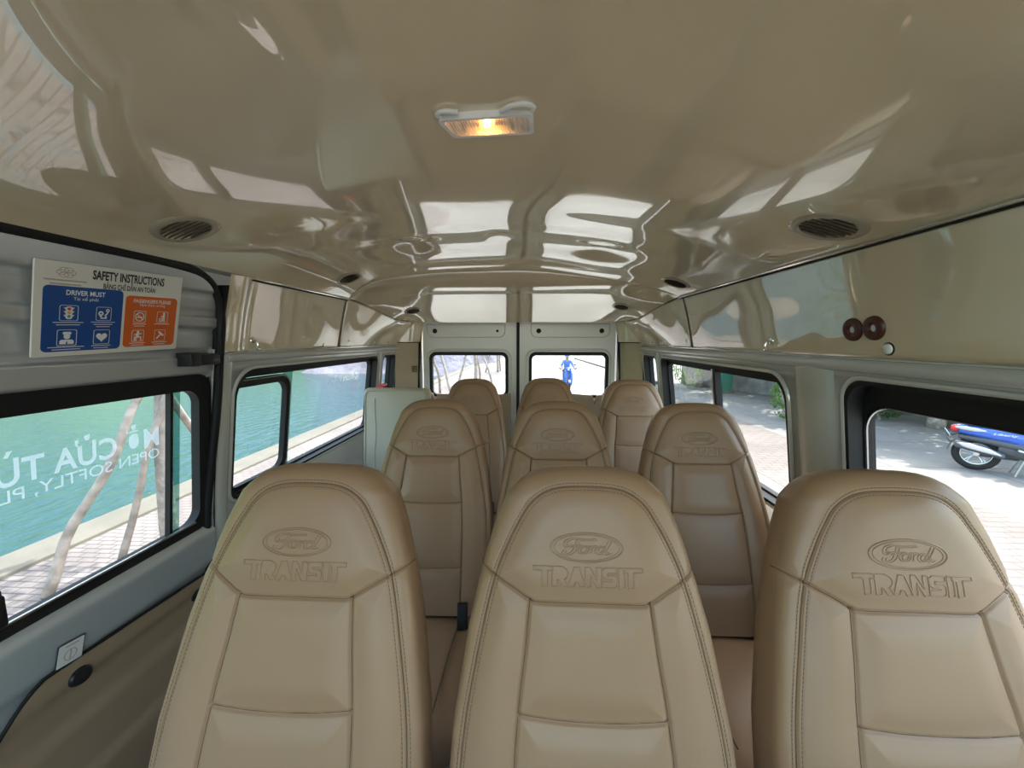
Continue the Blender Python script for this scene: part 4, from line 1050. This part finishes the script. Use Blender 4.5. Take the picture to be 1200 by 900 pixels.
# shaded stone wall, trees and shrubs beyond the parking ground
wl = MB(); A, B = Vector((13.9, 3.2, 0)), Vector((7.3, 18.6, 0))
d = (B-A); L_ = d.length; ang = math.atan2(d.y, d.x)
wl.box(((A+B)/2 + Vector((0, 0, GZ+.85))), (L_, .35, 1.7), .03, (0, 0, ang)); wl.box(((A+B)/2 + Vector((0, 0, GZ+1.74))), (L_, .45, .10), .02, (0, 0, ang))
sw = wl.build('stone_wall', 'stone_wall', smooth=30); tag(sw, 'long grey stone garden wall in tree shade across the parking ground', 'wall')
def big_tree(x, y, h, cr, seed, lb, n=6500, m='leaf'):
    t = empty('shade_tree', (x, y, GZ)); tag(t, lb, 'tree', 'shade trees along the stone wall')
    mb = MB(); pts, rs = wobble((x, y, GZ), (x, y, GZ+h), 14, .17, .10, seed, .2); mb.tube(pts, rs, 12)
    for k in range(7):
        a = k*.95+seed; p2, r2 = wobble(pts[-1-k % 4], pts[-1]+Vector((math.cos(a)*cr*.7, math.sin(a)*cr*.7, .8)), 6, .07, .02, seed+k, .2); mb.tube(p2, r2, 8)
    mb.build('trunk', 'bark', t, smooth=180)
    mb = MB(); foliage(mb, (x, y, GZ+h+1.0), (cr, cr, 1.5), n, .20, seed); mb.build('foliage', m, t, smooth=0)
trees = [(11.2, 5.2, 3.0, 3.3, 'broad shade tree above the parked blue scooter'), (9.6, 9.4, 3.1, 3.0, 'shade tree by the stone wall seen past the front right window'), (8.2, 12.8, 3.2, 3.0, 'shade tree by the stone wall seen in the second right window'), (7.4, 17.2, 3.2, 2.8, 'shade tree at the far end of the stone wall')]
for k, (x, y, h, c, lb) in enumerate(trees): big_tree(x, y, h, c, 2.7*k+1.1, lb)
def shrub(x, y, r, h, seed, lb, m='leaf'):
    t = empty('shrub', (x, y, GZ)); tag(t, lb, 'shrub', 'shrubs at the foot of the stone wall')
    mb = MB()
    for k in range(6):
        a = k*1.05; mb.tube([(x, y, GZ), (x+math.cos(a)*r*.5, y+math.sin(a)*r*.5, GZ+h*.8)], [.02, .006], 6)
    mb.build('stem', 'bark', t)
    mb = MB(); foliage(mb, (x, y, GZ+h*.55), (r, r, h*.5), 1300, .042, seed); mb.build('foliage', m, t, smooth=0)
shrub(6.6, 10.0, .45, 1.15, 11.3, 'leafy shrub at the right edge of the second right window', 'leaf'); shrub(9.1, 10.3, .5, .8, 12.1, 'low shrub left of the parked scooter against the stone wall', 'leaf_dark')
shrub(10.9, 7.9, .5, .8, 13.7, 'low shrub behind the tail of the parked scooter', 'leaf'); shrub(6.7, 16.6, .7, 1.7, 14.9, 'tall shrub at the far end of the stone wall', 'leaf_light')
# painted steel cabinet standing by the wall
gp = empty('utility_cabinet', (7.6, 15.3, GZ)); tag(gp, 'tall dark green utility cabinet beside the far stone wall', 'cabinet')
mb = MB(); mb.box((7.6, 15.3, GZ+.85), (.42, .36, 1.6), .03); mb.build('body', 'green_paint', gp)
mb = MB(); mb.box((7.6, 15.3, GZ+1.70), (.52, .46, .08), .03); mb.build('cap', 'green_paint', gp); mb = MB(); mb.box((7.6, 15.3, GZ+.03), (.48, .42, .06), .01); mb.build('plinth', 'kerb', gp)
mb = MB(); mb.box((7.42, 15.11, GZ+.9), (.03, .03, .14), .006); mb.build('handle', 'steel', gp)
# stone planter block
mb = MB(); mb.box((10.0, 9.45, GZ+.16), (.5, .35, .32), .03, (0, 0, ang)); pb = mb.build('concrete_block', 'kerb'); tag(pb, 'pale concrete block on the ground by the stone wall', 'block')

# ------------------------------------------------------------------ scooter and motorcycle
def wheel(parent, c, R_=.265, w=.05, spokes=5):
    Mw = Matrix.Translation(c) @ Matrix.Rotation(R(90), 4, 'X')
    mb = MB(); mb.lathe([(R_-.055+.045*(1-math.cos(a)) if False else (R_-w)+w*math.cos(a), w*.9*math.sin(a)) for a in [2*PI*k/16 for k in range(16)]], Mw, 40, close=True); wh = mb.build('wheel', 'tyre', parent, local=True, smooth=180)
    mb = MB(); r1 = R_-1.75*w
    mb.lathe([(r1-.012, -.022), (r1+.014, -.026), (r1+.014, .026), (r1-.012, .022)], Mw, 40, close=True)
    mb.lathe([(0, -.035), (.035, -.035), (.035, .035), (0, .035)], Mw, 20)
    for k in range(spokes):
        a = 2*PI*k/spokes+.3
        for da in (-.10, .10): mb.tube([Mw @ Vector((.03*math.cos(a), .03*math.sin(a), 0)), Mw @ Vector((r1*math.cos(a+da), r1*math.sin(a+da), 0))], .009, 6)
    mb.build('rim', 'scooter_silver', wh, local=True)
def scooter(name, loc, rz, label, cat, simple=False):
    t = empty(name, loc, rz); tag(t, label, cat)
    wheel(t, (-.60, 0, .265)); wheel(t, (.62, 0, .265))
    mb = MB(); mb.loft([(-.86, 0, .64, .03, .03), (-.80, 0, .64, .10, .07), (-.62, 0, .625, .155, .095), (-.35, 0, .60, .165, .115), (-.10, 0, .56, .16, .14), (.0, 0, .50, .15, .15)], 24); bd = mb.build('rear_body', 'scooter_blue', t, local=True, smooth=50)
    for sy in (-1, 1):
        mb = MB(); mb.loft([(-.86, sy*.075, .67, .012, .015), (-.80, sy*.105, .67, .012, .028), (-.66, sy*.145, .66, .014, .030), (-.55, sy*.163, .655, .008, .012)], 14); mb.build('tail_panel', 'scooter_silver', bd, local=True)
    mb = MB(); mb.loft([(-.80, 0, .52, .07, .04), (-.55, 0, .505, .135, .06), (-.2, 0, .46, .15, .08), (.05, 0, .40, .15, .09)], 20); mb.build('under_body', 'scooter_grey', t, local=True, smooth=50)
    mb = MB(); mb.loft([(-.74, 0, .735, .10, .03), (-.6, 0, .75, .13, .045), (-.35, 0, .735, .135, .05), (-.05, 0, .71, .11, .045), (.03, 0, .69, .06, .03)], 20); mb.build('saddle', 'scooter_grey', t, local=True, smooth=50)
    mb = MB(); mb.loft([(-.895, 0, .64, .05, .035), (-.865, 0, .64, .075, .05), (-.83, 0, .64, .09, .055)], 18); mb.build('tail_light', 'red_plastic', t, local=True, smooth=50)
    mb = MB(); mb.loft([(-.02, 0, .33, .15, .05), (.2, 0, .30, .17, .045), (.42, 0, .32, .15, .05)], 18); mb.loft([(-.4, 0, .42, .11, .12), (-.1, 0, .36, .13, .12), (.05, 0, .33, .12, .09)], 18); mb.build('floorboard', 'scooter_grey', t, local=True, smooth=50)
    mb = MB(); mb.grid(lambda u, v: Vector((.40 + .10*v*0 + .09*(1-u*u) - .16*v + .0, u*(.20-.05*abs(v-.5)), .32+.62*v)), [k/10 for k in range(-10, 11)], [k/14 for k in range(15)]); o = mb.build('leg_shield', 'scooter_blue', t, local=True, smooth=180); sm = o.modifiers.new('thickness', 'SOLIDIFY'); sm.thickness = .04
    mb = MB(); mb.tube([(.62, .07, .265), (.58, .07, .42), (.46, .03, .70)], .022, 10); mb.tube([(.62, -.07, .265), (.58, -.07, .42), (.46, -.03, .70)], .022, 10); mb.tube([(.46, 0, .62), (.33, 0, 1.0)], .025, 10); mb.build('fork', 'scooter_grey', t, local=True)
    mb = MB(); mb.tube(cat_rom([(.26, -.34, 1.03), (.33, -.18, 1.02), (.35, 0, 1.0), (.33, .18, 1.02), (.26, .34, 1.03)], 5), .014, 8); hb = mb.build('handlebar', 'scooter_grey', t, local=True)
    for sy in (-1, 1):
        mb = MB(); mb.tube([(.27, sy*.34, 1.03), (.23, sy*.36, 1.03), (.19, sy*.40, 1.03)], .019, 8); mb.build('grip', 'tyre', hb, local=True)
        mb = MB(); mb.tube([(.30, sy*.24, 1.03), (.30, sy*.28, 1.16)], .006, 6); mb.ball((.30, sy*.29, 1.19), (.012, .05, .035), 14, 10); mb.build('mirror', 'scooter_grey', hb, local=True)
    mb = MB(); mb.loft([(.30, 0, 1.0, .10, .07), (.37, 0, 1.0, .13, .085), (.43, 0, .99, .10, .07), (.455, 0, .985, .05, .04)], 20); hd = mb.build('headset', 'scooter_blue', t, local=True, smooth=50)
    mb = MB(); mb.ball((.425, 0, .985), (.04, .075, .05), 16, 10); mb.build('headlight', 'white_plastic', hd, local=True)
    mb = MB(); mb.grid(lambda a, v: Vector((.62+.295*math.cos(a), .05*v*(1), .265+.295*math.sin(a)+.01*(1-v*v))), [R(30)+R(140)*k/16 for k in range(17)], [k/6 for k in range(-6, 7)]); o = mb.build('front_mudguard', 'scooter_blue', t, local=True, smooth=180); sm = o.modifiers.new('thickness', 'SOLIDIFY'); sm.thickness = .01
    mb = MB(); mb.grid(lambda a, v: Vector((-.60+.305*math.cos(a), .06*v, .265+.305*math.sin(a))), [R(60)+R(120)*k/16 for k in range(17)], [k/6 for k in range(-6, 7)]); mb.box((-.93, 0, .47), (.02, .12, .14), .004, (0, R(-30), 0)); mb.tube([(-.80, 0, .58), (-.93, 0, .52)], .03, 8); o = mb.build('rear_mudguard', 'scooter_grey', t, local=True)
    mb = MB(); mb.box((-.93, 0, .57), (.012, .17, .12), .003, (0, R(-30), 0)); mb.build('number_plate', 'scooter_silver', t, local=True)
    mb = MB(); mb.loft([(-.86, -.17, .42, .03, .04), (-.82, -.17, .415, .05, .062), (-.55, -.165, .36, .055, .065), (-.34, -.15, .29, .035, .04)], 16, 2.2); ex = mb.build('exhaust', 'scooter_grey', t, local=True, smooth=60)
    mb = MB(); mb.loft([(-.83, -.21, .43, .006, .014), (-.70, -.222, .41, .010, .045), (-.50, -.218, .36, .010, .040), (-.38, -.205, .31, .006, .010)], 14); mb.build('heat_shield', 'scooter_silver', ex, local=True, smooth=60)
    mb = MB(); mb.box((-.36, .09, .28), (.42, .08, .14), .03); mb.tube([(-.50, -.10, .47), (-.42, -.11, .55)], .03, 8); mb.build('engine', 'scooter_grey', t, local=True)
    mb = MB(); mb.box((-.16, -.19, .40), (.16, .06, .03), .01, (0, R(20), 0)); mb.build('footpeg', 'scooter_silver', t, local=True)
    mb = MB(); mb.tube([(-.15, -.12, .25), (-.22, -.16, .012)], .014, 8); mb.tube([(-.15, .12, .25), (-.22, .16, .012)], .014, 8); mb.build('stand', 'steel', t, local=True)
    if not simple:
        vs, fs = text_geo('Liberty', shear=.35); vs = fit(vs, .24, .04); mb = MB(); mb.add([(v.x-.36, -.169-.01*(v.x > .0), v.y+.625) for v in vs], fs); mb.build('side_lettering', 'sign_white', bd, local=True, smooth=0)
    return t
SCX, SCY = 7.62, 5.95
sc_ = scooter('scooter', (SCX, SCY, GZ), R(-40), 'parked blue scooter with red tail light in front of the stone wall', 'scooter')
mc_ = scooter('motorcycle', (1.52, 15.6, GZ), R(-88), 'blue motorcycle ridden towards the van on the road behind', 'motorcycle', True)

# rider: one continuous skinned body, clothes as children
def skin_obj(name, joints, edges, m, parent, sub=2):
    me = bpy.data.meshes.new(name); me.from_pydata([j[0] for j in joints], edges, []); o = bpy.data.objects.new(name, me); COL.objects.link(o)
    sk = o.modifiers.new('skin', 'SKIN'); ss_ = o.modifiers.new('sub', 'SUBSURF'); ss_.levels = sub; ss_.render_levels = sub
    for k, j in enumerate(joints):
        me.skin_vertices[0].data[k].radius = (j[1], j[1]) if not isinstance(j[1], tuple) else j[1]
    me.skin_vertices[0].data[0].use_root = True
    dg = bpy.context.evaluated_depsgraph_get(); dg.update(); m2 = bpy.data.meshes.new_from_object(o.evaluated_get(dg)); bpy.data.objects.remove(o)
    m2.materials.clear(); m2.materials.append(MATS[m])
    for p in m2.polygons: p.use_smooth = True
    n_ = bpy.data.objects.new(name, m2); COL.objects.link(n_); n_.parent = parent; return n_
mc_.scale = (.9, .9, .9)
rd = empty('person', (1.52, 15.6, GZ), R(-88)); rd.scale = (.86, .86, .86); tag(rd, 'person in blue shirt and helmet riding the motorcycle behind the van', 'person')
J = [((-.22, 0, .90), .13), ((-.20, 0, 1.08), .12), ((-.17, 0, 1.25), .14), ((-.15, 0, 1.40), .10), ((-.13, 0, 1.47), .055), ((-.11, 0, 1.56), .085), ((-.10, 0, 1.64), .09)]
E_ = [(0, 1), (1, 2), (2, 3), (3, 4), (4, 5), (5, 6)]
for sy in (-1, 1):
    b0 = len(J); J += [((-.15, sy*.17, 1.38), .058), ((-.02, sy*.27, 1.18), .042), ((.20, sy*.33, 1.06), .032), ((.25, sy*.345, 1.05), .035)]; E_ += [(3, b0), (b0, b0+1), (b0+1, b0+2), (b0+2, b0+3)]
    for f in range(4):
        k = len(J); yy = sy*(.31+.022*f); J += [((.285, yy, 1.062), .010), ((.30, yy, 1.035), .009), ((.28, yy, 1.012), .008)]; E_ += [(b0+3, k), (k, k+1), (k+1, k+2)]
    k = len(J); J += [((.26, sy*.30, 1.03), .010), ((.275, sy*.285, 1.01), .008)]; E_ += [(b0+3, k), (k, k+1)]
    h0 = len(J); J += [((-.18, sy*.11, .86), .095), ((.18, sy*.17, .80), .068), ((.14, sy*.17, .44), .045), ((.10, sy*.17, .375), .035), ((.26, sy*.18, .355), .030)]; E_ += [(0, h0), (h0, h0+1), (h0+1, h0+2), (h0+2, h0+3), (h0+3, h0+4)]
body = skin_obj('body', J, E_, 'skin', rd)
Js = [((-.20, 0, .92), .145), ((-.20, 0, 1.08), .14), ((-.17, 0, 1.25), .155), ((-.15, 0, 1.40), .11), ((-.135, 0, 1.445), .065)]; Es = [(0, 1), (1, 2), (2, 3), (3, 4)]
for sy in (-1, 1): b0 = len(Js); Js += [((-.15, sy*.17, 1.38), .072), ((-.02, sy*.27, 1.18), .056), ((.14, sy*.315, 1.09), .045)]; Es += [(3, b0), (b0, b0+1), (b0+1, b0+2)]
skin_obj('shirt', Js, Es, 'shirt_blue', rd)
Jt = [((-.22, 0, .92), .14)]; Et = []
for sy in (-1, 1): b0 = len(Jt); Jt += [((-.17, sy*.11, .86), .105), ((.18, sy*.17, .80), .080), ((.14, sy*.17, .46), .058)]; Et += [(0, b0), (b0, b0+1), (b0+1, b0+2)]
skin_obj('trousers', Jt, Et, 'trousers', rd)
mb = MB(); mb.ball((-.11, 0, 1.655), (.135, .12, .115), 24, 16); mb.v = [(p[0], p[1], max(p[2], 1.605)) for p in mb.v]; mb.box((.02, 0, 1.63), (.07, .15, .012), .005, (0, R(12), 0)); mb.build('helmet', 'helmet', rd, local=True, smooth=50)
mb = MB(); mb.loft([(-.02, 0, 1.545, .012, .018), (.005, 0, 1.535, .010, .010)], 10); 
for sy in (-1, 1): mb.ball((-.03, sy*.03, 1.575), .010, 8, 6)
mb.ball((-.03, 0, 1.505), (.010, .025, .007), 10, 6); mb.build('face', 'skin', rd, local=True)
# ------------------------------------------------------------------ light
w = bpy.data.worlds.new('sky'); scene.world = w; w.use_nodes = True; N = w.node_tree.nodes; L = w.node_tree.links
sky = N.new('ShaderNodeTexSky'); sky.sky_type = 'NISHITA'; sky.sun_disc = False; sky.sun_elevation = R(68); sky.sun_rotation = R(35); sky.dust_density = 2.5; sky.air_density = 1.2
bg = N['Background']; bg.inputs['Strength'].default_value = .55; tint = N.new('ShaderNodeMix'); tint.data_type = 'RGBA'; tint.blend_type = 'MULTIPLY'; tint.inputs[0].default_value = 1; tint.inputs[7].default_value = (1, .955, .875, 1); L.new(sky.outputs[0], tint.inputs[6]); L.new(tint.outputs[2], bg.inputs['Color'])
sd = bpy.data.lights.new('sun', 'SUN'); sd.energy = 4.6; sd.angle = R(.6); sd.color = (1, .96, .89)
so_ = bpy.data.objects.new('sun', sd); COL.objects.link(so_)
v = Vector((.16, .32, .93)); so_.rotation_euler = v.to_track_quat('Z', 'Y').to_euler()
vs = scene.view_settings; vs.view_transform = 'Standard'; vs.look = 'None'; vs.gamma = 1; vs.use_curve_mapping = False; vs.exposure = 1.14
scene.display_settings.display_device = 'sRGB'
cy = scene.cycles; cy.max_bounces = 14; cy.diffuse_bounces = 6; cy.glossy_bounces = 6; cy.transparent_max_bounces = 24; cy.transmission_bounces = 6
cy.use_denoising = True; cy.sample_clamp_indirect = 6; cy.caustics_reflective = True; cy.blur_glossy = .3
